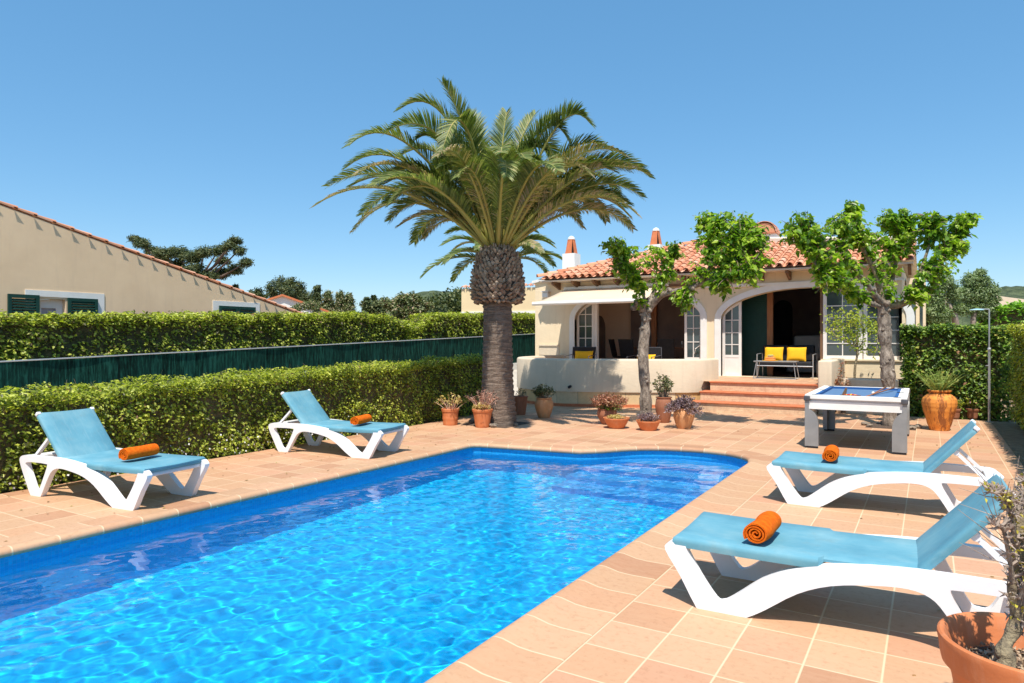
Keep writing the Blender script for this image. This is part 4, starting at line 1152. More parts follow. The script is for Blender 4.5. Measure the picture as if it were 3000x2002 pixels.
for i in range(16):
    az = i * 2 * PI / 16 + .2; er = Vector((math.cos(az), math.sin(az), 0)); r = prnd.uniform(2.2, 2.9); h = prnd.uniform(.75, 1.35)
    specs.append((er * (r * .58) + Vector((0, 0, h + .75)), er * r + Vector((0, 0, h)), 2 if i % 3 == 0 else 1))
for i in range(10):
    az = R(62 + 11 * i); er = Vector((math.cos(az), math.sin(az), 0)); r = prnd.uniform(2.1, 3.0); h = prnd.uniform(.9, 2.1)
    specs.append((er * (r * .6) + Vector((0, 0, h + .9)), er * r + Vector((0, 0, h)), 1))
def bulb_r(z): return float(np.interp(z, [2.26, 2.31, 2.42, 2.58, 2.8, 3.05, 3.22, 3.36], [.35, .44, .51, .525, .505, .455, .40, .26]))
palm('palm_tree', (-7.03, 10.98, 0), [(.37, 0), (.345, .25), (.30, .8), (.275, 1.6), (.28, 2.3), (.30, 2.5), (.25, 3.3)], 3.30, specs,
     'large date palm with thick scaly bulb under its crown, growing at the pool corner', scale_band=(2.30, 3.33, bulb_r))
specs2 = []
for i in range(34):
    u = (i + .5) / 34; az = i * 2.39996
    er = Vector((math.cos(az), math.sin(az), 0)); r = .9 + 2.1 * u ** .7 + prnd.uniform(-.2, .2); h = 2.2 - 2.9 * u ** 1.1 + prnd.uniform(-.2, .2)
    P1 = er * (r * (.3 + .35 * u)) + Vector((0, 0, h * .6 + 1.0)); P2 = er * r + Vector((0, 0, h)); specs2.append((P1, P2, 2 if i % 9 == 8 else 1))
palm('palm_tree', (-14.45, 22.8, .8), [(.24, 0), (.2, 1.5), (.2, 3.2), (.26, 3.9)], 3.85, specs2,
     'smaller palm tree whose fronds show behind the bulb of the large palm', nl=70, ll=.5, lw=.055)

# ---------------------------------------------------------------- mulberry trees
def limb_tube(mb, pts, r0, r1, n=9, knob=.12, seed=0):
    pts = [Vector(p) for p in pts]
    out = []; rr = []
    sm_ = []
    m_ = len(pts)
    for i in range(m_ - 1):
        p0 = pts[max(i - 1, 0)]; p1 = pts[i]; p2 = pts[i + 1]; p3 = pts[min(i + 2, m_ - 1)]
        sub_ = 18 if r0 > .1 else 6
        for k in range(sub_):
            t = k / sub_; sm_.append(.5 * ((2 * p1) + (p2 - p0) * t + (2 * p0 - 5 * p1 + 4 * p2 - p3) * t * t + (3 * p1 - p0 - 3 * p2 + p3) * t ** 3))
    sm_.append(pts[-1])
    L = len(sm_)
    for i, p in enumerate(sm_):
        t = i / (L - 1); rr.append((r0 + (r1 - r0) * t) * (1 + knob * noise.noise(Vector((t * 9 + seed, seed, 0))) + (.030 * max(0, noise.noise(Vector((t * 42, seed + 3, 0)))) + .010 * noise.noise(Vector((t * 110, seed, 5))) if r0 > .1 else 0)))
    mb.tube(sm_, rr, n)
    return sm_

def mulberry(base, trunk, limbs, clusters, label, group, r0=.13, knobs=10, seed=1, lichen=False):
    rg = np.random.default_rng(seed); rr_ = random.Random(seed)
    base = Vector(base); root = empty('mulberry_tree', base, 0, label, 'tree', group)
    mb = MB(); tp = limb_tube(mb, [Vector(p) - base for p in trunk], r0 * 1.15, r0 * .95, 14, .35, seed)
    for k in range(knobs * 2):
        i = rr_.randrange(6, len(tp) - 1); q = rr_.uniform(0, 2 * PI); d = Vector((math.cos(q), math.sin(q), .2))
        c = tp[i]; mb.tube([c + d * r0 * .5, c + d * r0 * 1.0, c + d * r0 * 1.28], [r0 * .50, r0 * .38, r0 * .18], 7)
    top = tp[-1]
    for k in range(7):
        q = rr_.uniform(0, 2 * PI); d = Vector((math.cos(q), math.sin(q), rr_.uniform(-.2, .6))).normalized()
        mb.tube([top, top + d * r0 * 1.2, top + d * r0 * 1.6], [r0 * .8, r0 * .6, r0 * .25], 8)
    tr = mb.build('trunk', M['bark'], root, smooth=True)
    dm = tr.modifiers.new('bark', 'SUBSURF'); dm.levels = 1; dm.render_levels = 1
    allp = []
    for j, (pts, a, b) in enumerate(limbs):
        mb = MB(); sm_ = limb_tube(mb, [Vector(p) - base for p in pts], a * .8, b * .7, 9, .45, seed + j * 7); allp += sm_
        for k in range(5):
            i = rr_.randrange(2, len(sm_)); q = rr_.uniform(0, 2 * PI); d = Vector((math.cos(q), math.sin(q), rr_.uniform(-.3, 1))).normalized()
            mb.tube([sm_[i], sm_[i] + d * a * 1.1, sm_[i] + d * a * 1.5], [a * .6, a * .45, a * .2], 6)
        mb.build('limb', M['lichen_bark'] if lichen and j % 2 else M['bark'], root, smooth=True)
    P = []; Nn = []; T = []; Ls = []
    sh = MB()
    for (c, rad, ns) in clusters:
        c = Vector(c) - base
        for k in range(int(ns * 3.0)):
            v = Vector(rg.normal(size=3)); v.normalize(); tip = c + v * rad * 1.42 * (rg.random() ** .5)
            near = min(allp, key=lambda p: (p - tip).length)
            tip.z += .04
            d = tip - near; L = d.length
            ctrl = near + d * .5 + Vector((0, 0, .16 * L + .03))
            pts = []
            for t in np.linspace(0, 1, 8):
                pts.append(near * (1 - t) ** 2 + ctrl * 2 * t * (1 - t) + tip * t * t)
            sh.tube(pts, [.010 * (1 - t) + .003 for t in np.linspace(0, 1, 8)], 4, False)
            nlv = max(7, int(min(L, .8) / .026))
            s0 = max(.0, 1 - .62 / max(L, .01))
            for q in range(nlv):
                t = s0 + (1 - s0) * (q + rg.random()) / nlv
                p = near * (1 - t) ** 2 + ctrl * 2 * t * (1 - t) + tip * t * t
                a = rg.uniform(0, 2 * PI); dd_ = Vector((math.cos(a), math.sin(a), rg.uniform(-.9, .15))).normalized()
                pet = .05 * rg.uniform(.5, 1.3)
                P.append(p + dd_ * pet); T.append(dd_ + Vector((0, 0, -.35))); nn_ = Vector((0, 0, 1)) + Vector(rg.normal(size=3)) * .45 + dd_ * .35
                Nn.append(nn_); Ls.append(.088 * rg.uniform(.45, 1.5) * (1.0 if t < .9 else .6))
    so_ = sh.build('shoots', M['twig'], root); so_['kind'] = 'stuff'
    P = np.array([tuple(p) for p in P]); Nn = np.array([tuple(p) for p in Nn]); T = np.array([tuple(p) for p in T]); Ls = np.array(Ls)
    leaves('foliage', P, Nn, Ls, Ls * .86, M['mulberry'], root, T=T, shape='heart')
    return root

def q(x, y, d): return at(x * 1.2766, y * 1.2766, d)
def q(x, y, d): return at(x * 1.2766, y * 1.2766, d - 1.25 * max(0, min(1, (x - 1500) / 190)))
mulberry(at(1893, 1226, 14.0) * 1, [at(1893, 1232, 14.0), q(1481, 900, 14.0), q(1476, 820, 14.05), q(1480, 760, 14.1), q(1483, 712, 14.1)],
  [([q(1478, 712, 14.1), q(1465, 700, 14.0), q(1452, 708, 13.9)], .10, .06),
   ([q(1490, 712, 14.1), q(1515, 680, 14.0), q(1560, 668, 13.8), q(1610, 650, 13.7), q(1660, 612, 13.6), q(1700, 560, 13.6)], .095, .03),
   ([q(1490, 705, 14.1), q(1503, 665, 14.3), q(1535, 625, 14.4), q(1548, 590, 14.5)], .075, .035),
   ([q(1482, 700, 14.1), q(1470, 660, 14.0), q(1440, 620, 13.9), q(1425, 585, 13.9)], .05, .02),
   ([q(1600, 655, 13.7), q(1630, 610, 13.8), q(1635, 560, 13.9), q(1630, 520, 14.0)], .05, .02),
   ([q(1620, 648, 13.7), q(1670, 640, 13.4), q(1720, 620, 13.3)], .04, .02)],
  [(q(1410, 578, 13.9), .24, 13), (q(1430, 618, 13.9), .25, 14), (q(1455, 655, 13.9), .22, 12), (q(1470, 690, 13.9), .13, 5), (q(1485, 590, 14.1), .22, 7), (q(1548, 575, 14.4), .15, 6), (q(1530, 640, 14.3), .22, 10),
   (q(1572, 705, 13.7), .18, 8), (q(1615, 510, 14.0), .17, 9), (q(1640, 545, 13.9), .32, 26), (q(1680, 525, 13.8), .26, 18), (q(1715, 570, 13.6), .32, 26), (q(1745, 545, 13.6), .20, 11), (q(1660, 595, 13.6), .34, 26),
   (q(1710, 630, 13.4), .25, 16), (q(1650, 660, 13.5), .25, 13), (q(1600, 640, 13.7), .24, 9), (q(1750, 590, 13.5), .18, 8)],
  'slim mulberry tree with knobbly grey trunk in front of the curved parapet wall', 'mulberry trees on the deck', .105, 12, 3)
def q(x, y, d): return at(x * 1.2766, y * 1.2766, d - .9 * max(0, min(1, (2020 - x) / 150)))
mulberry(at(2610, 1252, 12.7) * 1, [at(2610, 1258, 12.7), q(2040, 900, 12.7), q(2036, 830, 12.75), q(2030, 760, 12.8), q(2028, 700, 12.8)],
  [([q(2026, 700, 12.8), q(1990, 655, 12.6), q(1950, 600, 12.5), q(1935, 540, 12.5)], .085, .03),
   ([q(2028, 700, 12.8), q(2005, 620, 12.9), q(1975, 560, 13.0), q(1960, 505, 13.1)], .07, .025),
   ([q(2032, 700, 12.8), q(2048, 640, 13.1), q(2060, 580, 13.2), q(2085, 530, 13.3)], .07, .025),
   ([q(2036, 705, 12.8), q(2085, 690, 12.6), q(2105, 640, 12.5), q(2150, 590, 12.5), q(2200, 540, 12.6)], .09, .03),
   ([q(2024, 705, 12.8), q(1980, 690, 12.6), q(1925, 660, 12.5), q(1880, 620, 12.5), q(1850, 560, 12.6)], .06, .02),
   ([q(2105, 640, 12.5), q(2130, 570, 12.6), q(2140, 510, 12.7)], .045, .018)],
  [(q(1830, 535, 12.6), .26, 17), (q(1870, 560, 12.5), .28, 20), (q(1905, 600, 12.5), .27, 18), (q(1930, 520, 12.5), .2, 11), (q(1955, 490, 13.0), .17, 12), (q(1965, 545, 12.9), .24, 14), (q(1935, 640, 12.4), .26, 17), (q(1975, 680, 12.4), .22, 13),
   (q(1890, 650, 12.4), .18, 9), (q(2010, 560, 13.1), .2, 10), (q(2030, 505, 13.2), .14, 9), (q(2070, 510, 13.3), .18, 12), (q(2095, 560, 13.1), .22, 11), (q(2030, 620, 12.9), .20, 9), (q(2130, 520, 12.7), .23, 15), (q(2165, 545, 12.6), .26, 19),
   (q(2205, 520, 12.6), .22, 16), (q(2190, 580, 12.5), .22, 13), (q(2150, 620, 12.4), .24, 13), (q(2110, 680, 12.4), .2, 10), (q(2135, 660, 12.5), .18, 8), (q(2230, 505, 12.6), .11, 5), (q(2060, 680, 12.7), .14, 5)],
  'thick mulberry tree with wide crown standing behind the pool table', 'mulberry trees on the deck', .112, 12, 8, lichen=True)

# ---------------------------------------------------------------- generic trees
def blob_tree(name, base, trunk_pts, blobs, n, L, W, mat, barkm, label, cat='tree', group=None, r0=.12, seed=0, flat=1.0, parts=True, Nup=.6):
    rg = np.random.default_rng(seed); base = Vector(base); root = empty(name, base, 0, label, cat, group)
    mb = MB()
    tips = []
    if trunk_pts:
        tp = [Vector(p) - base for p in trunk_pts]; mb.tube(tp, [r0 * (1 - .5 * i / (len(tp) - 1)) for i in range(len(tp))], 7)
        st = tp[-1]
        for c, r in blobs:
            c = Vector(c) - base; mid = (st + c) * .5 + Vector((0, 0, -.1 * (st - c).length)); mb.tube([st, mid, c], [r0 * .45, r0 * .28, r0 * .1], 5)
        mb.build('trunk', barkm, root, smooth=True)
    vol = sum(r ** 2 for c, r in blobs); P = []; Nn = []
    for c, r in blobs:
        c = np.array(Vector(c) - base); k = int(n * r ** 2 / vol); ns = max(4, k // 14)
        # sub-clumps give an uneven outline
        sub = unit(rg.normal(size=(ns, 3))) * (rg.random((ns, 1)) ** .5) * r; sub[:, 2] *= flat
        idx_ = rg.integers(0, ns, k); v = rg.normal(size=(k, 3)) * r * .17; v[:, 2] *= max(flat, .6)
        P.append(c + sub[idx_] + v); Nn.append(sub[idx_] / r + rg.normal(size=(k, 3)) * .6 + [0, 0, Nup])
    P = np.concatenate(P); Nn = np.concatenate(Nn); Ls = L * rg.uniform(.6, 1.3, len(P))
    leaves('crown', P, Nn, Ls, Ls * W / L, mat, root)
    return root

# umbrella pine left
pc = [(395, 700, 16), (415, 715, 22), (445, 735, 22), (480, 745, 28), (520, 740, 30), (560, 755, 30), (600, 740, 26), (640, 735, 24), (670, 722, 20), (690, 705, 18), (700, 735, 20), (720, 770, 20), (690, 790, 24), (650, 800, 26), (610, 810, 24), (570, 790, 28), (520, 775, 24), (655, 765, 22), (690, 840, 9), (600, 825, 20), (480, 765, 20)]
dp = 42
blob_tree('pine_tree', at(610, 990, dp), [at(610, 990, dp), at(600, 880, dp), at(570, 820, dp)], [(at(x, y, dp + random.uniform(-1.5, 1.5)), r * dp / 2000) for x, y, r in pc],
          26000, .17, .05, M['pine'], M['pine_bark'], 'wide flat-topped pine rising behind the sloping roof of the tan house', r0=.25, seed=2, flat=.6)
dp = 55
blob_tree('pine_tree', at(840, 985, dp), [at(840, 985, dp), at(840, 890, dp)], [(at(x, y, dp + random.uniform(-2, 2)), r * dp / 2000) for x, y, r in
          [(795, 845, 18), (820, 832, 20), (850, 828, 18), (875, 842, 18), (840, 855, 28), (800, 865, 20), (880, 865, 24), (900, 880, 22), (860, 885, 24)]],
          9000, .2, .07, M['pine'], M['pine_bark'], 'dark pine behind the small white gabled house', r0=.3, seed=3)
dp = 36
blob_tree('scrub_tree', at(745, 975, dp), [at(745, 975, dp), at(748, 890, dp)], [(at(x, y, dp), r * dp / 2000) for x, y, r in [(735, 862, 12), (755, 858, 14), (775, 868, 10), (748, 875, 12)]],
          1800, .12, .06, M['pine'], M['pine_bark'], 'small dark tree just above the lower end of the tan house roof', r0=.08, seed=4)
for i, (x, y0_, y1_, w_) in enumerate([(930, 838, 925, 20), (962, 856, 930, 24), (998, 858, 930, 24), (1024, 862, 930, 18)]):
    dp = 58
    nb_ = [(at(x + random.uniform(-4, 4), y, dp), (w_ * (.55 + .5 * (k / 6))) * dp / 2000) for k, y in enumerate(np.linspace(y0_ + 6, y1_, 7))]
    blob_tree('cypress_tree', at(x, 985, dp), [at(x, 985, dp), at(x, y0_ + 30, dp)], nb_, 5500, .2, .08, M['scrub'] if i else M['pine'], M['pine_bark'],
              ['tallest dark conifer of the row beyond the left hedge', 'bushy olive-green conifer, second of the row beyond the left hedge', 'olive-green conifer with pale trunk, third of the row beyond the left hedge', 'narrow conifer at the right end of the row beyond the left hedge'][i],
              group='conifers beyond the left hedge', r0=.15, seed=10 + i)
dp = 40
blob_tree('scrub_tree', at(900, 985, dp), [at(900, 985, dp), at(905, 930, dp)], [(at(x, y, dp), r * dp / 2000) for x, y, r in [(870, 905, 18), (900, 895, 16), (925, 900, 16), (850, 918, 18), (930, 920, 14)]],
          3500, .13, .06, M['scrub'], M['twig'], 'brownish open shrub tree before the row of conifers', r0=.06, seed=16)
dp = 30
blob_tree('scrub_tree', at(1075, 985, dp), [at(1075, 985, dp), at(1080, 925, dp)], [(at(x, y, dp), r * dp / 2000) for x, y, r in [(1075, 892, 18), (1100, 900, 20), (1085, 915, 20), (1115, 915, 16), (1095, 873, 7)]],
          4200, .13, .07, M['pine'], M['pine_bark'], 'dense dark green bush left of the brownish tree above the hedge', r0=.08, seed=17)
dp = 26
blob_tree('scrub_tree', at(1185, 1000, dp), [at(1185, 1010, dp), at(1190, 950, dp), at(1185, 925, dp)], [(at(x, y, dp), r * dp / 2000) for x, y, r in
          [(1130, 885, 15), (1155, 895, 18), (1180, 880, 20), (1205, 878, 20), (1230, 885, 18), (1200, 905, 24), (1165, 915, 22), (1235, 905, 16), (1185, 935, 18), (1260, 895, 12)]],
          7500, .12, .055, M['scrub'], M['twig'], 'brown-green spreading tree filling the dip between the two screen hedges', r0=.09, seed=18)
dp = 20
blob_tree('olive_tree', at(2795, 995, dp), [at(2810, 1010, dp), at(2795, 915, dp), at(2770, 880, dp)], [(at(x, y, dp), r * dp / 2000) for x, y, r in
          [(2740, 850, 24), (2770, 830, 26), (2790, 860, 24), (2745, 885, 26), (2725, 915, 26), (2760, 925, 24), (2800, 900, 18)]],
          11000, .085, .03, M['olive'], M['olive_bark'], 'olive tree with leaning pale trunks left of the shower head', r0=.11, seed=20)
dp = 21
blob_tree('olive_tree', at(2855, 995, dp), [at(2850, 1010, dp), at(2852, 930, dp), at(2862, 895, dp)], [(at(x, y, dp), r * dp / 2000) for x, y, r in
          [(2872, 800, 14), (2845, 825, 24), (2880, 830, 22), (2830, 860, 26), (2870, 865, 28), (2905, 850, 20), (2905, 885, 22), (2860, 900, 24), (2825, 905, 20), (2890, 915, 20)]],
          14000, .085, .03, M['olive'], M['olive_bark'], 'taller rounded olive tree directly behind the shower head', r0=.10, seed=21)
dp = 24
blob_tree('dark_bush', at(2715, 995, dp), [at(2715, 1000, dp), at(2715, 940, dp)], [(at(x, y, dp), r * dp / 2000) for x, y, r in [(2720, 885, 22), (2745, 900, 22), (2720, 930, 28), (2760, 935, 24)]],
          5000, .10, .05, M['hedge_dark'], M['pine_bark'], 'dark bush between the villa end wall and the olive trees', 'bush', r0=.08, seed=22)

# ---------------------------------------------------------------- hills and far wall
def hill(name, cx, cy, rx_, ry_, h, rot, mat):
    mb = MB(); V = []; F = []; nu, nv = 90, 30
    for j in range(nv + 1):
        for i in range(nu + 1):
            u = -1 + 2 * i / nu; v = -1 + 2 * j / nv
            x = u * rx_; y = v * ry_; z = h * max(0, (1 - u * u)) ** .8 * max(0, 1 - v * v) ** .8
            z += (noise.noise(Vector((x * .06, y * .06, 1))) * .25 + noise.noise(Vector((x * .4, y * .4, 1))) * .10) * min(h, 8) * (1 if z > 0 else 0)
            c_, s_ = math.cos(rot), math.sin(rot); V.append((cx + x * c_ - y * s_, cy + x * s_ + y * c_, z - .5))
    for j in range(nv):
        for i in range(nu):
            a = j * (nu + 1) + i; F.append((a, a + 1, a + nu + 2, a + nu + 1))
    mb.add(V, F); o = mb.build(name, mat, smooth=False); tag(o, None, None, None, 'structure'); return o
M['hill'] = plain('maquis_scrub', (.13, .16, .07), (.035, .055, .022), .95, .35, 1, .6, bdist=2)
p = at(1330, 990, 150); hill('hill', p.x, p.y, 26, 40, 12.5, YAW, M['hill'])
p = at(1120, 990, 260); hill('hill', p.x, p.y, 90, 40, 11.5, YAW, M['hill'])
p = at(3050, 990, 230); hill('hill', p.x, p.y, 75, 50, 19.5, YAW, M['hill'])
# foliage on the near hill so its outline is not clean
p = at(1330, 990, 150)
blob = []
rg = np.random.default_rng(77)
PP = []
for k in range(420):
    x = rg.uniform(1215, 1450); dd_ = rg.uniform(120, 155); top = 858 + 38 * ((x - 1345) / 110) ** 2 if x < 1345 else 858 + 6 * ((x - 1345) / 60) ** 2
    y = top + rg.uniform(3, 60); c = at(x, y, dd_)
    k2 = 22; v = rg.normal(size=(k2, 3)) * .55; PP.append(np.array(c) + v)
PP = np.concatenate(PP); o = leaves('hillside_scrub', PP, rg.normal(size=PP.shape) + [0, 0, 1], .75, .5, M['pine']); tag(o, 'dark green scrub wood covering the hill behind the palm trunk', 'woodland', None, 'stuff')
# far pale stone wall on the right
mb = MB(); a_ = at(2900, 985, 62); b_ = at(3080, 985, 66)
dv = (b_ - a_).normalized(); nv_ = Vector((-dv.y, dv.x, 0))
mb.add([a_ + Vector((0, 0, -2)), b_ + Vector((0, 0, -2)), b_ + Vector((0, 0, 3.2)), a_ + Vector((0, 0, 3.75)), a_ + nv_ * .4 + Vector((0, 0, -2)), b_ + nv_ * .4 + Vector((0, 0, -2)), b_ + nv_ * .4 + Vector((0, 0, 3.2)), a_ + nv_ * .4 + Vector((0, 0, 3.75))],
       [(0, 1, 2, 3), (4, 7, 6, 5), (0, 3, 7, 4), (1, 5, 6, 2), (3, 2, 6, 7)])
o = mb.build('stone_wall', M['far_stone']); tag(o, 'pale stone wall in the distance above the bright green hedge', 'wall')

# ---------------------------------------------------------------- neighbour house left
root = empty('neighbour_house', (-15, 4, 0), 0, 'tan stuccoed neighbouring house with sloping red tile verge behind the left hedge', 'house'); ho = Vector((-15, 4, 0))
def rake(y): return 4.16 + (5.97 - y) * (4.16 - 2.37) / (12.96 - 5.97)
wins = [(6.45, 8.25, 1.0, 2.36), (10.95, 11.62, 1.0, 2.22)]
# window openings measured on the wall plane
def PXw(px, py, X=-15.0):
    t = (px - 1500) / 2000; r = (FW.x + RT.x * t, FW.y + RT.y * t); d = X / r[0]; return (d * r[1], CAMH + (997 - py) / 2000 * d)
w1a = PXw(118, 876)[0]; w1b = PXw(192, 878)[0]; w2a = PXw(640, 899)[0]; w2b = PXw(745, 902)[0]; w1z = PXw(118, 872)[1]; w2z = PXw(640, 896)[1]
mb = MB()
mb.slab([(-9, 0), (13.3, 0), (13.3, rake(13.3)), (1.5, rake(1.5)), (-9, rake(1.5) - 2.6)], [[(w1a, 1.2), (w1b, 1.2), (w1b, w1z - .02), (w1a, w1z - .02)][::-1], [(w2a, 1.2), (w2b, 1.2), (w2b, w2z), (w2a, w2z)][::-1]], 'yz', -15.25, -15.0)
mb.box(-24, -15.25, 13.0, 13.25, 0, 2.25)
mb.v = [tuple(Vector(p) - ho) for p in mb.v]; mb.build('wall', M['tan'], root)
mb = MB(); mb.add([(-15.1, 13.3, rake(13.3)), (-24, 13.3, rake(13.3)), (-24, 1.5, rake(1.5)), (-15.1, 1.5, rake(1.5)), (-24, -9, rake(1.5) - 2.6), (-15.1, -9, rake(1.5) - 2.6)], [(0, 1, 2, 3), (3, 2, 4, 5)])
mb.v = [tuple(Vector(p) - ho) for p in mb.v]; rf = mb.build('roof', M['mortar'], root)
mb = MB(); dd = Vector((0, -1, (4.16 - 2.37) / (12.96 - 5.97))).normalized(); nd = Vector((1, 0, 0)).cross(dd); nd = nd if nd.z > 0 else -nd
y = 13.4; k = 0
while y > 1.4:
    o = Vector((-15.0, y, rake(y) + .03))
    for j in range(3): tile_cell(mb, o + Vector((-.065 - .27 * j, 0, .0)), Vector((1, 0, 0)), dd, nd, .07, .06, .38, 6)
    # every tile lip sticks out over the wall and throws a pointed shadow
    mb.add([o + Vector((.012, 0, .035)), o + Vector((.012, -.40, .035 + .40 * .256)), o + Vector((-.12, -.40, .03 + .40 * .256)), o + Vector((-.12, 0, .03)), o + Vector((.012, 0, .005)), o + Vector((.012, -.40, .005 + .40 * .256)), o + Vector((-.12, -.40, .40 * .256)), o + Vector((-.12, 0, 0))],
           [(0, 1, 2, 3), (4, 7, 6, 5), (0, 4, 5, 1), (1, 5, 6, 2), (2, 6, 7, 3), (3, 7, 4, 0)])
    if k % 1 == 0:
        mb.add([o + Vector((.010, -.07, .02)), o + Vector((.056, -.01, .0)), o + Vector((.056, -.13, .03)), o + Vector((.010, -.07, -.01))], [(0, 1, 2), (1, 0, 3), (2, 1, 3), (0, 2, 3)])
    y -= .34; k += 1
mb.v = [tuple(Vector(p) - ho) for p in mb.v]; mb.build('verge_tiles', M['roof_tile'], rf)
def surround(ya, yb, zt_, w_):
    mb = MB(); mb.box(-15.0 + .001, -14.985, ya - w_, yb + w_, zt_, zt_ + w_ * .75); mb.box(-15.0 + .001, -14.985, yb + .0, yb + w_, 1.0, zt_); mb.box(-15.0 + .001, -14.985, ya - w_, ya, 1.0, zt_)
    mb.v = [tuple(Vector(p) - ho) for p in mb.v]; return mb
def shut(ya, yb, z0, z1, par):
    mb = MB(); x0, x1 = -14.98, -14.94
    mb.box(x0, x1, ya, ya + .06, z0, z1); mb.box(x0, x1, yb - .06, yb, z0, z1); mb.box(x0, x1, ya + .06, yb - .06, z1 - .07, z1)
    z = z0
    while z < z1 - .08: mb.add([(x0 + .004, ya + .06, z + .03), (x1 - .006, ya + .06, z), (x1 - .006, yb - .06, z), (x0 + .004, yb - .06, z + .03), (x0 + .004, ya + .06, z + .045), (x1 - .006, ya + .06, z + .015), (x1 - .006, yb - .06, z + .015), (x0 + .004, yb - .06, z + .045)],
        [(0, 1, 2, 3), (4, 7, 6, 5), (0, 4, 5, 1), (1, 5, 6, 2), (2, 6, 7, 3), (3, 7, 4, 0)]); z += .055
    mb.v = [tuple(Vector(p) - ho) for p in mb.v]; mb.build('shutter', M['shutter'], par)
f = surround(PXw(100, 880)[0], PXw(282, 880)[0], w1z + .02, .16).build('window_surround', M['white'], root)
shut(PXw(20, 880)[0], PXw(112, 880)[0], 1.2, w1z + .04, root); shut(PXw(196, 880)[0], PXw(283, 880)[0], 1.2, w1z + .02, root)
mb = MB(); mb.slab([(w1a, 1.2), (w1b, 1.2), (w1b, w1z - .03), (w1a, w1z - .03)][::-1], [[(w1a + .07, 1.3), (w1b - .12, 1.3), (w1b - .12, w1z - .2), (w1a + .07, w1z - .2)][::-1]], 'yz', -15.18, -15.12); mb.v = [tuple(Vector(p) - ho) for p in mb.v]; fr = mb.build('window_frame', M['white_frame'], root)
mb = MB(); mb.poly([(w1a + .07, 1.3), (w1b - .12, 1.3), (w1b - .12, w1z - .2), (w1a + .07, w1z - .2)], plane='yz', k=-15.16); mb.v = [tuple(Vector(p) - ho) for p in mb.v]; mb.build('curtained_pane', plain('lilac_curtain', (.42, .38, .42), (.36, .32, .36), .8, 30, stretch=(1, 8, .2)), fr)
surround(w2a, w2b, w2z, .16).build('window_surround', M['white'], root)
shut(w2a, (w2a + w2b) / 2 - .005, 1.2, w2z, root); shut((w2a + w2b) / 2 + .005, w2b, 1.2, w2z, root)

# small far houses
def gable_house(name, p, wdt, dep, hwall, hroof, rz, wallm, label):
    root = empty(name, (p.x, p.y, 0), rz, label, 'house')
    mb = MB(); mb.slab([(-wdt / 2, 0), (wdt / 2, 0), (wdt / 2, hwall), (0, hroof), (-wdt / 2, hwall)], (), 'xz', -dep / 2, dep / 2); mb.build('wall', wallm, root)
    mb = MB(); t = .12
    for s in (-1, 1):
        a = (s * (wdt / 2 + .25), hwall - .25 * (hroof - hwall) / (wdt / 2)); b = (0, hroof)
        mb.slab([a, b, (b[0], b[1] + t), (a[0], a[1] + t)], (), 'xz', -dep / 2 - .2, dep / 2 + .2)
    mb.build('roof', M['clay'], root)
p = at(823, 985, 46)
gable_house('far_house', p, 7.0, 7, 3.1, 4.35, YAW + .35, M['white'], 'small white gabled house with red roof edge, below the dark pine')
p = at(1052, 985, 46)
gable_house('far_house', p, 3.4, 4, 2.6, 3.35, YAW + .5, M['cream'], 'tiny pale gable peeping over the hedge left of the dark green bush')
root = empty('beige_house', (-19, 29.5, 0), 0, 'flat beige building with a row of red roof tiles, behind the two palms', 'house'); bo = Vector((-19, 29.5, 0))
a_ = at(1352, 985, 35); b_ = at(1720, 985, 33); dv = (b_ - a_); dv.z = 0; L_ = dv.length; dv.normalize(); nv_ = Vector((-dv.y, dv.x, 0))
Mx = Matrix(((dv.x, nv_.x, 0, a_.x), (dv.y, nv_.y, 0, a_.y), (0, 0, 1, 0), (0, 0, 0, 1)))
mb = MB(); mb.box(0, L_, 0, 5, 0, 4.22, M_=Mx); mb.v = [tuple(Vector(p) - bo) for p in mb.v]; mb.build('wall', M['far_beige'], root)
mb = MB(); mb.box(-.03, L_, -.05, -.002, 0, 3.05, M_=Mx); mb.v = [tuple(Vector(p) - bo) for p in mb.v]; mb.build('white_base_band', M['white'], root)
mb = MB(); k = 0
while k * .27 < L_: tile_cell(mb, Mx @ Vector((k * .27 + .1, -.12, 4.24)), dv, (nv_ + Vector((0, 0, .3))).normalized(), Vector((0, 0, 1)), .10, .085, .5, 5); k += 1
mb.v = [tuple(Vector(p) - bo) for p in mb.v]; mb.build('roof_tiles', M['roof_tile'], root)

# ---------------------------------------------------------------- sun loungers
def closed_smooth(pts, sub=3):
    out = []; n_ = len(pts)
    for i in range(n_):
        p0, p1, p2, p3 = (Vector(pts[(i + k - 1) % n_]) for k in range(4))
        for k in range(sub):
            t = k / sub; out.append(.5 * ((2 * p1) + (p2 - p0) * t + (2 * p0 - 5 * p1 + 4 * p2 - p3) * t * t + (3 * p1 - p0 - 3 * p2 + p3) * t ** 3))
    return [(p.x, p.y) for p in out]
def bevel(o, w_, seg=3, ang=35):
    b_ = o.modifiers.new('rounded', 'BEVEL'); b_.width = w_; b_.segments = seg; b_.limit_method = 'ANGLE'; b_.angle_limit = R(ang)
    for p in o.data.polygons: p.use_smooth = True
    o.data.set_sharp_from_angle(angle=R(50))
    return o
SIDE = closed_smooth([(0, .32), (.015, .365), (.06, .388), (.12, .375), (.135, .33), (.21, .20), (.30, .078), (.34, .068), (.40, .105), (.56, .234), (.70, .312), (.85, .358), (1.03, .388), (1.35, .412), (1.77, .408), (1.88, .40), (1.925, .365), (1.91, .30),
                      (1.83, .15), (1.75, .012), (1.71, 0), (1.60, 0), (1.57, .012), (1.45, .21), (1.38, .285), (1.28, .312), (1.12, .30), (.92, .262), (.75, .188), (.58, .065), (.49, .008), (.45, 0), (.22, 0), (.18, .02), (.09, .18)])
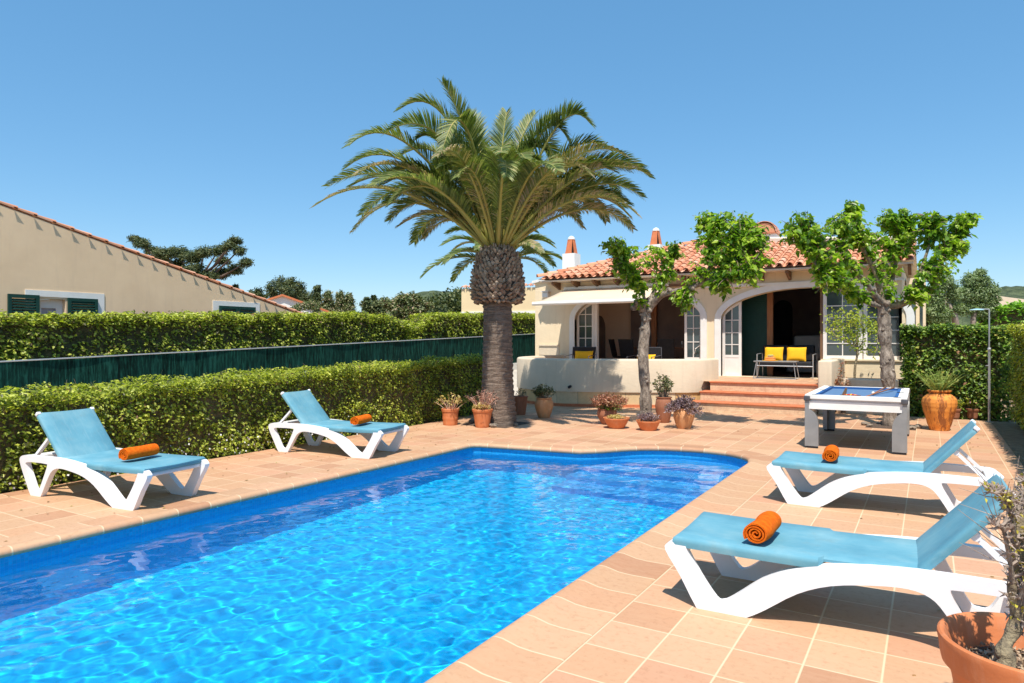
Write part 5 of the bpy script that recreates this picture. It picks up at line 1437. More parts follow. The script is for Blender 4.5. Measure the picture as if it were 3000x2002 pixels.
HOLE = closed_smooth([(1.47, .325), (1.53, .20), (1.60, .075), (1.64, .055), (1.69, .065), (1.75, .17), (1.82, .30), (1.80, .338), (1.65, .345), (1.5, .342)])
def make_lounger(loc, rz, label):
    root = empty('sun_lounger', loc, rz, label, 'sun lounger', 'white and blue sun loungers round the pool')
    for s in (-1, 1):
        mb = MB(); mb.slab(SIDE, [HOLE], 'xz', s * .325 - .028, s * .325 + .028); bevel(mb.build('side_frame', M['plastic'], root), .011)
    mb = MB(); mb.rbox(1.80, 1.915, -.30, .30, .335, .395, .015, 3); mb.build('cross_bar', M['plastic'], root, smooth=True, auto=45)
    mb = MB(); mb.rbox(1.30, 1.345, -.30, .30, .345, .40, .012); mb.build('under_bar', M['grey_plastic'], root, smooth=True, auto=45)
    mb = MB(); mb.rbox(.84, .875, -.30, .30, .31, .345, .012); mb.build('under_bar', M['grey_plastic'], root, smooth=True, auto=45)
    mb = MB(); mb.rbox(.06, .10, -.30, .30, .31, .35, .012); mb.build('under_bar', M['grey_plastic'], root, smooth=True, auto=45)
    mb = MB(); fr = []; secs = []
    for x in [.045, .06, .10, .25, .45, .65, .80, .855, .88, .95, 1.1, 1.25, 1.33]:
        w_ = .352 if x < .86 else .298; z = .412 - .010 * math.sin(PI * min(1, x / 1.33)); th = .060 if x < .82 else .05 if x < .86 else .03
        if x < .06: th = .03; z -= .012
        secs.append([(-w_, z - th), (-w_ - .003, z - th * .5), (-w_, z - .012), (-w_ + .014, z), (-w_ * .5, z - .006), (0, z - .009), (w_ * .5, z - .006), (w_ - .014, z), (w_, z - .012), (w_ + .003, z - th * .5), (w_, z - th)])
        fr.append((Vector((x, 0, 0)), Vector((0, 1, 0)), Vector((0, 0, 1))))
    mb.sweep(fr, secs); mb.build('seat_sling', M['sling'], root, smooth=True, auto=50)
    a = Vector((1.315, 0, .40)); b = Vector((1.715, 0, .845)); d = (b - a); L = d.length; d.normalize(); nn_ = Vector((-d.z, 0, d.x))
    mb = MB(); fr = []; secs = []
    for t in [0, .03, .1, .3, .5, .7, .9, .97, 1]:
        w_ = .298 - (.012 if t in (0, 1) else 0); th = .045; sag = .014 * math.sin(PI * t)
        secs.append([(-w_, -th), (-w_ - .003, -th * .5), (-w_, -.01), (-w_ + .014, 0), (-w_ * .5, -.006 - sag * .7), (0, -.009 - sag), (w_ * .5, -.006 - sag * .7), (w_ - .014, 0), (w_, -.01), (w_ + .003, -th * .5), (w_, -th)])
        fr.append((a + d * (L * t), Vector((0, 1, 0)), nn_))
    mb.sweep(fr, secs); mb.build('backrest', M['sling'], root, smooth=True, auto=50)
    for s in (-1, 1):
        Mx = Matrix(((d.x, 0, nn_.x, b.x), (0, 1, 0, 0), (d.z, 0, nn_.z, b.z), (0, 0, 0, 1)))
        mb = MB(); mb.rbox(-.02, .015, s * .285 - .022, s * .285 + .022, -.043, .004, .009, 2, 0, Mx); mb.build('corner_cap', M['plastic'], root, smooth=True, auto=45)
        mb = MB(); p0 = a + d * (L * .55) + Vector((0, s * .245, 0)) - nn_ * .06; p1 = Vector((1.80, s * .262, .385))
        dd_ = (p1 - p0).normalized(); sd = Vector((0, 1, 0)); up = dd_.cross(sd); sec = [(-.020, -.013), (.020, -.013), (.020, .013), (-.020, .013)]
        mb.sweep([(p0, sd, up), (p1, sd, up)], [sec, sec]); mb.tube([p0 - sd * .028, p0 + sd * .028], .024, 10); mb.build('support_strut', M['plastic'], root, smooth=True, auto=45)
    return root
make_lounger((-1.385, 4.40, 0), R(1.5), 'nearest white and blue sun lounger, beside the large potted tree')
make_lounger((-1.375, 7.46, 0), R(0), 'white and blue sun lounger at the right between the pool table and the nearest lounger')
make_lounger((-6.22, 3.98, 0), PI + R(7), 'white and blue sun lounger by the low hedge at the far left of the photo')
make_lounger((-6.30, 7.22, 0), PI + R(8.5), 'white and blue sun lounger with a dark stained backrest, nearer the palm')

def towel(loc, rz, label):
    mb = MB(); sec = []; r = .012; th = 0; V = []
    turns = 3.6; n_ = 110
    prof_ = []
    for k in range(n_ + 1):
        a = 2 * PI * turns * k / n_; rr = .010 + .0555 * (k / n_) ** .9; rr *= 1 + .04 * math.sin(a * 1.7); prof_.append((rr * math.cos(a), rr * math.sin(a) * .92))
    prof2 = [(p[0] * (1 - .0085 / max(.012, math.hypot(*p))), p[1] * (1 - .0085 / max(.012, math.hypot(*p)))) for p in prof_]
    ysn = 15
    F = []
    m_ = n_ + 1
    for j in range(ysn):
        t = j / (ysn - 1); y = -.18 + .36 * t; e = 1 - .035 * (2 * t - 1) ** 4 + .02 * math.sin(t * 9)
        sh = .006 * math.sin(t * 5)
        for layer in (prof_, prof2):
            for k, (x, z) in enumerate(layer):
                tel = (1 - k / n_) * .010 * (1 if j == 0 else -1 if j == ysn - 1 else 0)
                V.append((x * e + sh, y - tel * -1, z * e + .062))
    for j in range(ysn - 1):
        for lay in (0, 1):
            o = j * 2 * m_ + lay * m_
            for k in range(n_): F.append((o + k, o + k + 1, o + k + 1 + 2 * m_, o + k + 2 * m_))
    for j in (0, ysn - 1):
        o = j * 2 * m_
        for k in range(n_): F.append((o + k, o + k + 1, o + m_ + k + 1, o + m_ + k))
    mb.add(V, F); o = mb.build('rolled_towel', M['towel'], smooth=True, auto=60)
    o.location = loc; o.rotation_euler = (0, 0, rz); o.scale = (1.16, 1.0, 1.16); tag(o, label, 'towel', 'orange rolled towels on the loungers'); return o
towel((-.85, 4.30, .400), R(-4), 'rolled orange towel on the nearest right sun lounger')
towel((-.83, 7.46, .400), R(2), 'rolled orange towel on the right lounger nearer the pool table')
towel((-6.78, 3.91, .400), R(8), 'rolled orange towel on the far left sun lounger by the hedge')
towel((-6.86, 7.14, .400), R(12), 'rolled orange towel on the left sun lounger nearer the palm')

# ---------------------------------------------------------------- pool table
root = empty('pool_table', (-.93, 12.12, 0), R(.5), 'white and grey pool table with blue felt, standing on the deck at the right', 'pool table')
hx, hy = .66, 1.18
mb = MB(); mb.slab([(-hx, -hy), (hx, -hy), (hx, hy), (-hx, hy)], [[(-hx + .115, -hy + .115), (hx - .115, -hy + .115), (hx - .115, hy - .115), (-hx + .115, hy - .115)]], 'xy', .735, .79); bevel(mb.build('top_rail', M['white'], root), .006, 2)
mb = MB(); mb.slab([(-hx + .05, -hy + .05), (hx - .05, -hy + .05), (hx - .05, hy - .05), (-hx + .05, hy - .05)], [[(-hx + .09, -hy + .09), (hx - .09, -hy + .09), (hx - .09, hy - .09), (-hx + .09, hy - .09)]], 'xy', .58, .735); mb.build('apron', M['grey_plastic'], root)
mb = MB(); mb.box(-hx + .03, hx - .03, -hy + .03, -hy + .05, .58, .70); mb.build('front_panel', M['white'], root)
mb = MB(); mb.slab([(-hx + .112, -hy + .112), (hx - .112, -hy + .112), (hx - .112, hy - .112), (-hx + .112, hy - .112)], [[(-hx + .16, -hy + .16), (hx - .16, -hy + .16), (hx - .16, hy - .16), (-hx + .16, hy - .16)]], 'xy', .745, .787); mb.build('cushion', M['felt_dark'], root)
mb = MB(); mb.box(-hx + .10, hx - .10, -hy + .10, hy - .10, .72, .752); mb.build('playing_bed', M['felt'], root)
for sx in (-1, 1):
    for sy in (-1, 0, 1):
        mb = MB(); mb.lathe([(.050, .74), (.050, .7925), (.038, .7935), (.036, .75)], 16, (sx * (hx - .125 + (0 if sy else .02)), sy * (hy - .125), 0)); mb.build('pocket', M['black'], root, smooth=True, auto=40)
    for sy in (-1, 1):
        mb = MB(); x0_, x1_ = sorted((sx * (hx - .03), sx * (hx + .012))); 
        mb.rbox(*sorted((sx * (hx - .075), sx * (hx + .012))), *sorted((sy * (hy - .075), sy * (hy + .012))), .70, .775, .012, 2); mb.build('corner_cap', M['dark_metal'], root, smooth=True, auto=40)
        # leg: narrow at the top, flaring inward in a curve
        prof_ = [(0, .03), (.185, .03), (.185, .34), (.182, .39), (.172, .44), (.153, .49), (.125, .53), (.09, .56), (.055, .58), (.055, .70), (0, .70)]
        mb = MB(); P_ = [(sx * (hx - a), z) for a, z in prof_]; mb.slab(P_, (), 'xz', sy * (hy - .01), sy * (hy - .085)); 
        P_ = [(sy * (hy - .085 - a * .55), z) for a, z in prof_]; mb.slab(P_, (), 'yz', sx * (hx - .002), sx * (hx - .07)); lg = bevel(mb.build('leg', M['leg_metal'], root), .006, 2)
        mb = MB(); mb.box(*sorted((sx * (hx - .01), sx * (hx - .175))), *sorted((sy * (hy - .015), sy * (hy - .08))), 0, .032); mb.build('leg_foot', M['black'], lg)
TB = .752
mb = MB(); tri = [(-.14, -.12), (.14, -.12), (0, .125)]; tri2 = [(-.115, -.105), (.115, -.105), (0, .098)]
mb.slab([(-1.00 + a, 11.42 + b) for a, b in tri], [[(-1.00 + a, 11.42 + b) for a, b in tri2]], 'xy', TB + .002, TB + .030); o = mb.build('ball_rack', M['brown_wood']); tag(o, 'flat brown triangular ball rack lying on the blue felt', 'ball rack')
k = 0
proto = {}
for r_ in range(5):
    for c_ in range(5 - r_):
        if (r_, c_) == (4, 0) : pass
        kind = 'yellow' if (r_ + c_ * 2) % 3 == 1 else 'red'
        loc = (-1.00 + (c_ - (4 - r_) / 2) * .0385, 11.42 - .083 + r_ * .0335, TB + .0205)
        if kind not in proto:
            bm = bmesh.new(); bmesh.ops.create_uvsphere(bm, u_segments=16, v_segments=10, radius=.0185); me = bpy.data.meshes.new('billiard_ball'); bm.to_mesh(me); bm.free(); me.materials.append(M[kind + '_ball']); me.polygons.foreach_set('use_smooth', [True] * len(me.polygons)); proto[kind] = me
        o = bpy.data.objects.new('billiard_ball', proto[kind]); COL.objects.link(o); o.location = loc
        tag(o, f'small {kind} ball packed inside the triangular rack on the pool table', 'ball', f'{kind} balls in the rack')
bm = bmesh.new(); bmesh.ops.create_uvsphere(bm, u_segments=20, v_segments=12, radius=.026); me = bpy.data.meshes.new('cue_ball'); bm.to_mesh(me); bm.free(); me.materials.append(M['ivory']); me.polygons.foreach_set('use_smooth', [True] * len(me.polygons))
o = bpy.data.objects.new('cue_ball', me); COL.objects.link(o); o.location = (-.74, 11.95, TB + .027); tag(o, 'white cue ball lying behind the rack on the blue felt', 'ball')
for i, (a, b, lb) in enumerate([((-.78, 11.30, TB + .015), (-.62, 12.98, .81), 'upper of the two thin wooden cues on the pool table'), ((-.82, 11.27, TB + .012), (-.50, 12.98, .808), 'lower of the two thin wooden cues on the pool table')]):
    mb = MB(); a = Vector(a); b = Vector(b); mb.tube([a, a + (b - a) * .6, b], [.006, .009, .014], 8); o = mb.build('cue_stick', M['wood'], smooth=True); tag(o, lb, 'cue', 'cues on the pool table')
mb = MB(); p = Vector((-1.13, 11.75, TB)); mb.slab([(p.x - .03, p.z + .001), (p.x + .03, p.z + .001), (p.x + .045, p.z + .10), (p.x + .02, p.z + .11)], (), 'xz', p.y, p.y + .03); o = mb.build('table_brush', M['brown_wood']); tag(o, 'small dark wooden brush standing on the felt behind the rack', 'brush')

# ---------------------------------------------------------------- pots and plants
def stems_plant(root, c, n, hgt, spread, stem_mat, leafm, L, W, per, name='stems', bend=.5, thick=.004, seed=0, leafname='leaves', tipfrac=.6, droop=0, shape='diamond'):
    rg = np.random.default_rng(seed); mb = MB(); P = []; Nn = []; T = []
    c = Vector(c)
    for i in range(n):
        a = rg.uniform(0, 2 * PI); r = spread * rg.random() ** .6; h = hgt * rg.uniform(.6, 1.05) * (1 - .35 * (r / spread) ** 2 * (1 if droop == 0 else .4))
        tip = c + Vector((math.cos(a) * r, math.sin(a) * r, h - droop * (r / spread) ** 2)); b0 = c + Vector((math.cos(a), math.sin(a), 0)) * (r * .25)
        ctl = b0 * .5 + tip * .5 + Vector((0, 0, bend * h * .5)) + Vector(rg.normal(size=3)) * .02
        pts = [b0 * (1 - t) ** 2 + ctl * 2 * t * (1 - t) + tip * t * t for t in np.linspace(0, 1, 6)]
        mb.tube(pts, [thick * (1.2 - .8 * t) for t in np.linspace(0, 1, 6)], 4, False)
        for k in range(per):
            t = 1 - tipfrac * rg.random() ** 1.3; p = b0 * (1 - t) ** 2 + ctl * 2 * t * (1 - t) + tip * t * t
            P.append(p + Vector(rg.normal(size=3)) * L * .3); d = Vector(rg.normal(size=3)); d.z = abs(d.z) * .6 + .2; T.append(d); Nn.append(Vector(rg.normal(size=3)) + Vector((0, 0, .8)))
    mb.build(name, stem_mat, root)
    if P:
        P = np.array([tuple(p) for p in P]); Ls = L * rg.uniform(.6, 1.3, len(P))
        leaves(leafname, P, np.array([tuple(p) for p in Nn]), Ls, Ls * W / L, leafm, root, T=np.array([tuple(p) for p in T]), shape=shape)

def pot_obj(name, loc, prof_, mat, label, soil_r, soil_z, cat='plant pot', n=36, wob=0):
    root = empty(name, loc, 0, label, cat)
    mb = MB(); mb.lathe(prof_, n, wob=wob); p_ = mb.build('pot', M[mat], root, smooth=True, auto=42)
    mb = MB(); rg = np.random.default_rng(int(abs(loc[0] * 100))); nr = 8; ns = 24; V = [(0, 0, soil_z + .01)]; F = []
    for j in range(1, nr + 1):
        for k in range(ns):
            a = 2 * PI * k / ns; r = soil_r * j / nr; V.append((r * math.cos(a), r * math.sin(a), soil_z + (.012 * rg.normal() if j < nr else 0)))
    for k in range(ns): F.append((0, 1 + k, 1 + (k + 1) % ns))
    for j in range(nr - 1):
        for k in range(ns): F.append((1 + j * ns + k, 1 + (j + 1) * ns + k, 1 + (j + 1) * ns + (k + 1) % ns, 1 + j * ns + (k + 1) % ns))
    mb.add(V, F); mb.build('soil', M['soil'], root)
    return root
def std(rb, rt, h, rim=.03, rimh=.05, bands=()):
    p = [(0, 0), (rb * .96, 0), (rb, .01)]
    zs = np.linspace(.02, h - rimh, 10)
    for z in zs:
        r = rb + (rt - rb) * z / h
        for bz in bands:
            if abs(z - bz) < h * .06: r += .008
        p.append((r, z))
    r1 = rb + (rt - rb) * (h - rimh) / h
    p += [(r1 + .012, h - rimh + .004), (rt + .012, h - .008), (rt + .006, h), (rt - .018, h), (rt - .026, h - .015), (rt - .035, h - .06), (0.001, h - .06)]
    return p
def jar(rb, rm, rn, h, lip=.02):
    return [(0, 0), (rb, 0), (rb + .01, .015), (rb + (rm - rb) * .55, h * .28), (rm * .98, h * .55), (rm, h * .66), (rm * .95, h * .78), (rn + .015, h * .90), (rn, h * .94), (rn + lip, h * .965), (rn + lip, h), (rn - .01, h), (rn - .02, h - .05), (.001, h - .05)]
# 1 banded pot left of the palm
r_ = pot_obj('potted_plant', (-7.72, 10.40, 0), std(.135, .158, .31, rimh=.055, bands=(.13,)), 'pot', 'banded orange pot of thin stems by the hedge end, left of the palm', .125, .25)
stems_plant(r_, (0, 0, .26), 22, .34, .36, M['pink_stem'], M['yellow_plant'], .05, .016, 9, thick=.005, seed=1, tipfrac=.5)
r_ = pot_obj('potted_plant', (-7.01, 10.43, 0), std(.128, .182, .335, rimh=.05), 'pot', 'tapered orange pot with spiky pinkish-yellow succulent, standing against the palm trunk', .15, .28)
stems_plant(r_, (0, 0, .30), 46, .40, .42, M['pink_stem'], M['pink_stem'], .06, .012, 7, thick=.0045, seed=2, tipfrac=.5)
stems_plant(r_, (0, 0, .31), 60, .10, .17, M['pink_stem'], M['yellow_plant'], .05, .018, 8, 'low_stems', thick=.003, seed=3, leafname='yellow_leaves')
r_ = pot_obj('potted_plant', (-7.50, 12.62, 0), std(.11, .16, .40, rimh=.03), 'pot_dark', 'narrow dark red pot half hidden behind the palm trunk', .13, .34)
stems_plant(r_, (0, 0, .34), 12, .22, .16, M['twig'], M['green_plant'], .035, .018, 8, seed=4)
r_ = pot_obj('potted_plant', (-6.80, 12.40, 0), jar(.115, .195, .15, .41), 'pot_pale', 'round brown-orange jar with dark bushy plant, before the left end of the parapet', .13, .36)
stems_plant(r_, (0, 0, .37), 55, .30, .27, M['twig'], M['green_plant'], .04, .02, 22, seed=5)
r_ = pot_obj('potted_plant', (-4.86, 11.60, 0), [(0, 0), (.135, 0), (.145, .01), (.21, .13), (.225, .165), (.238, .17), (.240, .19), (.222, .19), (.205, .15), (.001, .145)], 'pot', 'shallow orange bowl of yellow succulents, before the reddish bush', .20, .155)
stems_plant(r_, (0, 0, .15), 90, .08, .20, M['pink_stem'], M['yellow_plant'], .03, .014, 9, thick=.002, seed=6)
r_ = pot_obj('potted_plant', (-5.24, 12.05, 0), jar(.10, .19, .16, .30), 'pot_dark', 'brown pot with wide reddish-green bush behind the shallow orange bowl', .14, .26)
stems_plant(r_, (.05, 0, .27), 130, .30, .38, M['twig'], M['red_plant'], .042, .022, 22, seed=7)
stems_plant(r_, (.05, 0, .22), 50, .18, .28, M['twig'], M['hedge_dark'], .04, .022, 14, 'low_stems', seed=27, leafname='green_leaves')
r_ = pot_obj('potted_plant', (-4.26, 11.62, 0), [(0, 0), (.13, 0), (.14, .01), (.195, .125), (.205, .15), (.215, .155), (.217, .175), (.20, .175), (.185, .14), (.001, .135)], 'pot', 'shallow orange bowl of pinkish succulents in front of the slim mulberry trunk', .18, .145)
stems_plant(r_, (0, 0, .14), 110, .17, .21, M['pink_stem'], M['purple_plant'], .034, .013, 10, thick=.003, seed=8)
r_ = pot_obj('potted_plant', (-4.40, 12.86, 0), jar(.10, .165, .135, .50), 'pot_dark', 'tall brown jar with an airy dark-leaved shrub, behind the slim mulberry trunk', .11, .45)
stems_plant(r_, (0, 0, .45), 26, .52, .26, M['twig'], M['green_plant'], .05, .036, 17, thick=.008, seed=9, tipfrac=.65)
r_ = pot_obj('potted_plant', (-3.80, 12.20, 0), jar(.115, .19, .155, .37), 'pot_pale', 'pale orange jar with trailing purple-leaved plant, rightmost by the slim mulberry', .13, .32)
stems_plant(r_, (0, 0, .33), 130, .26, .37, M['twig'], M['purple_plant'], .042, .02, 20, seed=10, droop=.22)
# glazed urn
URN = [(0, 0), (.145, 0), (.155, .01), (.16, .03), (.20, .16), (.245, .32), (.270, .44), (.275, .50), (.262, .56), (.225, .61), (.175, .645), (.160, .665), (.165, .68), (.19, .695), (.19, .71), (.172, .715), (.155, .70), (.145, .66), (.001, .655)]
URN2 = []
for i in range(len(URN) - 1):
    for k in range(5):
        t = k / 5; r = URN[i][0] * (1 - t) + URN[i + 1][0] * t; z = URN[i][1] * (1 - t) + URN[i + 1][1] * t
        URN2.append((r + (.0022 * math.sin(z * 190) if .02 < z < .45 and r > .1 else 0), z))
URN2.append(URN[-1])
r_ = pot_obj('urn', (.155, 14.32, 0), URN2, 'pot_urn', 'big streaked orange terracotta urn holding a spiky green plant, before the dark hedge', .13, .67, 'urn', 48)
rg = np.random.default_rng(31); mb = MB(); n_ = 34; P = []; Nn = []; T = []
for i in range(n_):
    a = rg.uniform(0, 2 * PI); d = Vector((math.cos(a) * rg.uniform(.1, .8), math.sin(a) * rg.uniform(.1, .8), 1)).normalized(); L = rg.uniform(.25, .55)
    c0 = Vector((math.cos(a), math.sin(a), 0)) * rg.uniform(0, .09) + Vector((0, 0, .66)); pts = [c0 + d * (L * t) + Vector((math.cos(a), math.sin(a), -.2)) * (.12 * t * t) for t in np.linspace(0, 1, 6)]
    mb.tube(pts, [.012 * (1 - t) ** .6 + .001 for t in np.linspace(0, 1, 6)], 5, False)
mb.build('stems', M['aloe'], r_)
stems_plant(r_, (0, 0, .66), 40, .42, .34, M['aloe'], M['aloe'], .07, .010, 8, 'thin_stems', thick=.003, seed=33)
# big foreground pot with bare tree
R0 = .30
PROF = [(0, 0), (.185, 0), (.20, .012), (.225, .14), (.252, .30), (.262, .335), (.270, .345), (.284, .352), (.290, .38), (.296, .43), (.300, .448), (.298, .460), (.290, .466), (.280, .463), (.272, .452), (.262, .40), (.252, .345), (.248, .335), (.238, .33), (.001, .33)]
r_ = pot_obj('potted_tree', (.325, 3.20, 0), PROF, 'pot', 'large orange pot with a bare gnarled little tree, cut off by the bottom right corner', .245, .34, 'plant pot', 64)
base = Vector((.325, 3.20, 0)); cx2 = lambda x, y, d: at(x, y, d) - base
mb = MB(); tr = [cx2(2940, 1975, 2.50), cx2(2950, 1935, 2.51), cx2(2942, 1900, 2.53), cx2(2968, 1850, 2.55), cx2(2982, 1800, 2.55), cx2(2972, 1740, 2.55), cx2(2975, 1680, 2.55), cx2(2985, 1620, 2.55), cx2(2990, 1560, 2.56), cx2(2985, 1500, 2.58)]
sm_ = limb_tube(mb, tr, .030, .017, 10, .5, 3); mb.build('trunk', M['lichen_bark'], r_, smooth=True)
mb = MB(); tr2 = [sm_[24], cx2(3010, 1700, 2.5), cx2(3030, 1600, 2.48), cx2(3045, 1480, 2.45)]; s2 = limb_tube(mb, tr2, .02, .010, 8, .4, 5)
tr3 = [sm_[40], cx2(2960, 1500, 2.52), cx2(2950, 1462, 2.5), cx2(2905, 1440, 2.46)]; s3 = limb_tube(mb, tr3, .010, .006, 7, .4, 6)
tr4 = [sm_[30], cx2(2945, 1570, 2.5), cx2(2920, 1540, 2.48)]; s4 = limb_tube(mb, tr4, .009, .006, 7, .4, 7)
tr5 = [sm_[-1], cx2(3000, 1450, 2.6), cx2(3020, 1400, 2.62)]; s5 = limb_tube(mb, tr5, .014, .007, 7, .4, 8)
mb.build('branch', M['bark'], r_, smooth=True)
mb = MB(); rr_ = random.Random(6)
for src in (sm_[16:], s2, s3, s3, s4, s5, s5):
    for p in src:
        for k in range(2):
            d = Vector((rr_.uniform(-1, 1), rr_.uniform(-1, 1), rr_.uniform(-.3, 1))).normalized(); L = rr_.uniform(.015, .045)
            mb.tube([p, p + d * L * .7, p + d * L + Vector((0, 0, .008))], [.006, .0055, .002], 5)
            for z in range(2):
                d2 = (d + Vector((rr_.uniform(-1, 1), rr_.uniform(-1, 1), rr_.uniform(-1, 1))) * .9).normalized(); mb.tube([p + d * L * .7, p + d * L * .7 + d2 * .022], [.004, .001], 4)
for k in range(16):
    p = rr_.choice(s3 + s4 + s3); d = Vector((RT * rr_.uniform(-1, .1) + FW * rr_.uniform(-.3, .3) + Vector((0, 0, rr_.uniform(-.1, .9))))).normalized(); mb.tube([p, p + d * .07, p + d * rr_.uniform(.12, .2) + Vector((0, 0, .02))], [.0025, .0016, .0008], 4)
mb.build('twigs', M['olive_bark'], r_)
P = []; rg = np.random.default_rng(8)
for src in (s2, s3, s5, sm_[36:]):
    for p in src:
        for k in range(5): P.append(np.array(p) + rg.normal(size=3) * .014)
P = np.array(P); lich = leaves('yellow_lichen', P, rg.normal(size=P.shape), .020, .012, leaf_mat('yellow_lichen', [(0, (.36, .30, .05)), (.6, (.55, .48, .06)), (1, (.30, .26, .12))], .1), r_); lich['kind'] = 'stuff'
rg = np.random.default_rng(9); P = np.stack([rg.uniform(-.235, .235, 2600), rg.uniform(-.235, .235, 2600), np.full(2600, .345)], 1); P = P[(P[:, 0] ** 2 + P[:, 1] ** 2) < .053]
leaves('leaf_litter', P + rg.normal(size=P.shape) * [.0, .0, .006], rg.normal(size=P.shape) + [0, 0, 1], .022, .012, leaf_mat('dry_litter', [(0, (.20, .12, .07)), (.5, (.38, .26, .16)), (1, (.52, .40, .27))], .05), r_)
P = np.array([[.10, .02, .34]]) + rg.normal(size=(40, 3)) * [.03, .03, .004]; leaves('sprout', P, rg.normal(size=P.shape), .07, .012, M['hedge_bright'], r_, T=rg.normal(size=P.shape) * .5 + [0, 0, .8])

# soil pits and stones at the tree feet
def pit(name, c, w_, label, stones, seed=0):
    rr_ = random.Random(seed)
    mb = MB(); V = []; F = []; n_ = 10
    for j in range(n_ + 1):
        for i in range(n_ + 1):
            V.append((c[0] + (i / n_ - .5) * w_, c[1] + (j / n_ - .5) * w_, .004 + (.02 * rr_.random() if 0 < i < n_ and 0 < j < n_ else 0)))
    for j in range(n_):
        for i in range(n_): a = j * (n_ + 1) + i; F.append((a, a + 1, a + n_ + 2, a + n_ + 1))
    mb.add(V, F); o = mb.build(name, M['soil'], smooth=False); tag(o, None, None, None, 'structure')
    for k in range(stones):
        a = rr_.uniform(0, 2 * PI); rr = w_ * .55; bm = bmesh.new(); bmesh.ops.create_icosphere(bm, subdivisions=2, radius=1)
        s_ = rr_.uniform(.03, .06)
        for v in bm.verts: v.co = Vector((v.co.x * s_ * 1.4, v.co.y * s_, v.co.z * s_ * .8)) * (1 + .35 * noise.noise(v.co * 1.3 + Vector((k * 7, seed, 0))))
        me = bpy.data.meshes.new('rock'); bm.to_mesh(me); bm.free(); me.materials.append(M['rock'])
        o = bpy.data.objects.new('rock', me); COL.objects.link(o); o.location = (c[0] + math.cos(a) * rr, c[1] + math.sin(a) * rr, .035); o.rotation_euler = (0, 0, rr_.uniform(0, 6))
        tag(o, label, 'rock', label)
pit('soil_bed', (-7.03, 10.98), .95, 'rough stones edging the soil at the foot of the large palm', 7, 1)
pit('soil_bed', (-4.98, 13.2), .7, 'rough stones edging the soil at the foot of the slim mulberry', 6, 2)
pit('soil_bed', (-.60, 14.45), .8, 'rough stones edging the soil at the foot of the thick mulberry', 7, 3)
# earth strip along the right hedge is part of the ground; small flower pots under the dark hedge
for i, (x, y_, l) in enumerate([(2795, 1222, 'small pot of pink flowers at the foot of the dark hedge, beside the urn'), (2850, 1216, 'small pot of pink flowers under the dark hedge, nearer the shower post')]):
    d = 14.0; p = at(x, 1222, d); p.z = 0
    r_ = pot_obj('potted_plant', tuple(p), std(.09, .12, .2), 'pot_dark', l, .1, .15)
    stems_plant(r_, (0, 0, .16), 22, .26, .16, M['twig'], M['hedge'], .05, .03, 9, seed=40 + i)
    stems_plant(r_, (0, 0, .2), 14, .26, .15, M['twig'], plain('pink_petal', (.75, .30, .50), (.65, .2, .4), .7), .03, .03, 3, 'flower_stems', seed=44 + i, leafname='petals')
# bare young tree in the planter with lemon-coloured leaves
r_ = empty('young_tree', (-1.42, 17.35, .68), 0, 'thin young tree with sparse yellow-green leaves in the planter before the glazed window', 'tree')
bp = Vector((-1.42, 17.35, .68)); pt = lambda zx, zy, dy=0: Vector(at(2000 + zx / 2.24, 560 + zy / 2.24, 15.6 + dy)) - bp
mb = MB(); t0 = [pt(1128, 1235), pt(1132, 1150), pt(1145, 1080), pt(1142, 1040)]; s0 = limb_tube(mb, t0, .028, .02, 8, .3, 1); brs = []
for br_ in ([(1142, 1040), (1085, 985), (1035, 930), (1000, 870), (985, 820)], [(1142, 1040), (1110, 960), (1090, 880), (1060, 810)], [(1145, 1030), (1140, 950), (1130, 860), (1120, 800)], [(1145, 1040), (1180, 990), (1190, 920), (1230, 850)], [(1145, 1050), (1200, 1040), (1270, 1050), (1275, 930), (1255, 880)], [(1085, 985), (1010, 960), (975, 900)], [(1190, 920), (1170, 860), (1180, 810)]):
    brs.append(limb_tube(mb, [pt(a, b, random.uniform(-.3, .3) if i else 0) for i, (a, b) in enumerate(br_)], .014, .005, 6, .3, len(brs)))
mb.build('trunk', M['lichen_bark'], r_, smooth=True)
P = []; rg = np.random.default_rng(12)
for s_ in brs:
    for i, p in enumerate(s_):
        t = i / len(s_)
        for k in range(int(2 + 13 * t)): P.append(np.array(p) + rg.normal(size=3) * (.04 + .07 * t))
P = np.array(P); leaves('foliage', P, rg.normal(size=P.shape) + [0, 0, .6], .075, .036, M['lemon'], r_)
r_ = empty('planter_shrub', (-1.60, 16.48, 0), 0, 'sparse reddish-leaved shrub at the left corner of the planter wall', 'shrub')
stems_plant(r_, (0, 0, 0), 18, 1.1, .16, M['twig'], M['red_plant'], .05, .035, 16, thick=.006, seed=50)

# dry leaves blown onto the paving
rg = np.random.default_rng(91); n_ = 420
P = np.concatenate([np.stack([-8.15 + rg.random(200) ** 2 * 2.0, rg.uniform(1.5, 11, 200), np.full(200, .006)], 1), np.stack([rg.uniform(-6.5, .9, 150), 11.5 + rg.random(150) * 4.2, np.full(150, .006)], 1), np.stack([.98 - rg.random(70) ** 2 * 1.6, rg.uniform(2.5, 15, 70), np.full(70, .006)], 1)])
o = leaves('fallen_leaves', P, rg.normal(size=P.shape) * .3 + [0, 0, 1], rg.uniform(.02, .05, len(P)), .02, leaf_mat('fallen_leaf', [(0, (.20, .10, .04)), (.5, (.35, .20, .08)), (1, (.25, .26, .06))], .05)); tag(o, 'small dry leaves scattered over the terracotta paving', 'leaves', None, 'stuff')
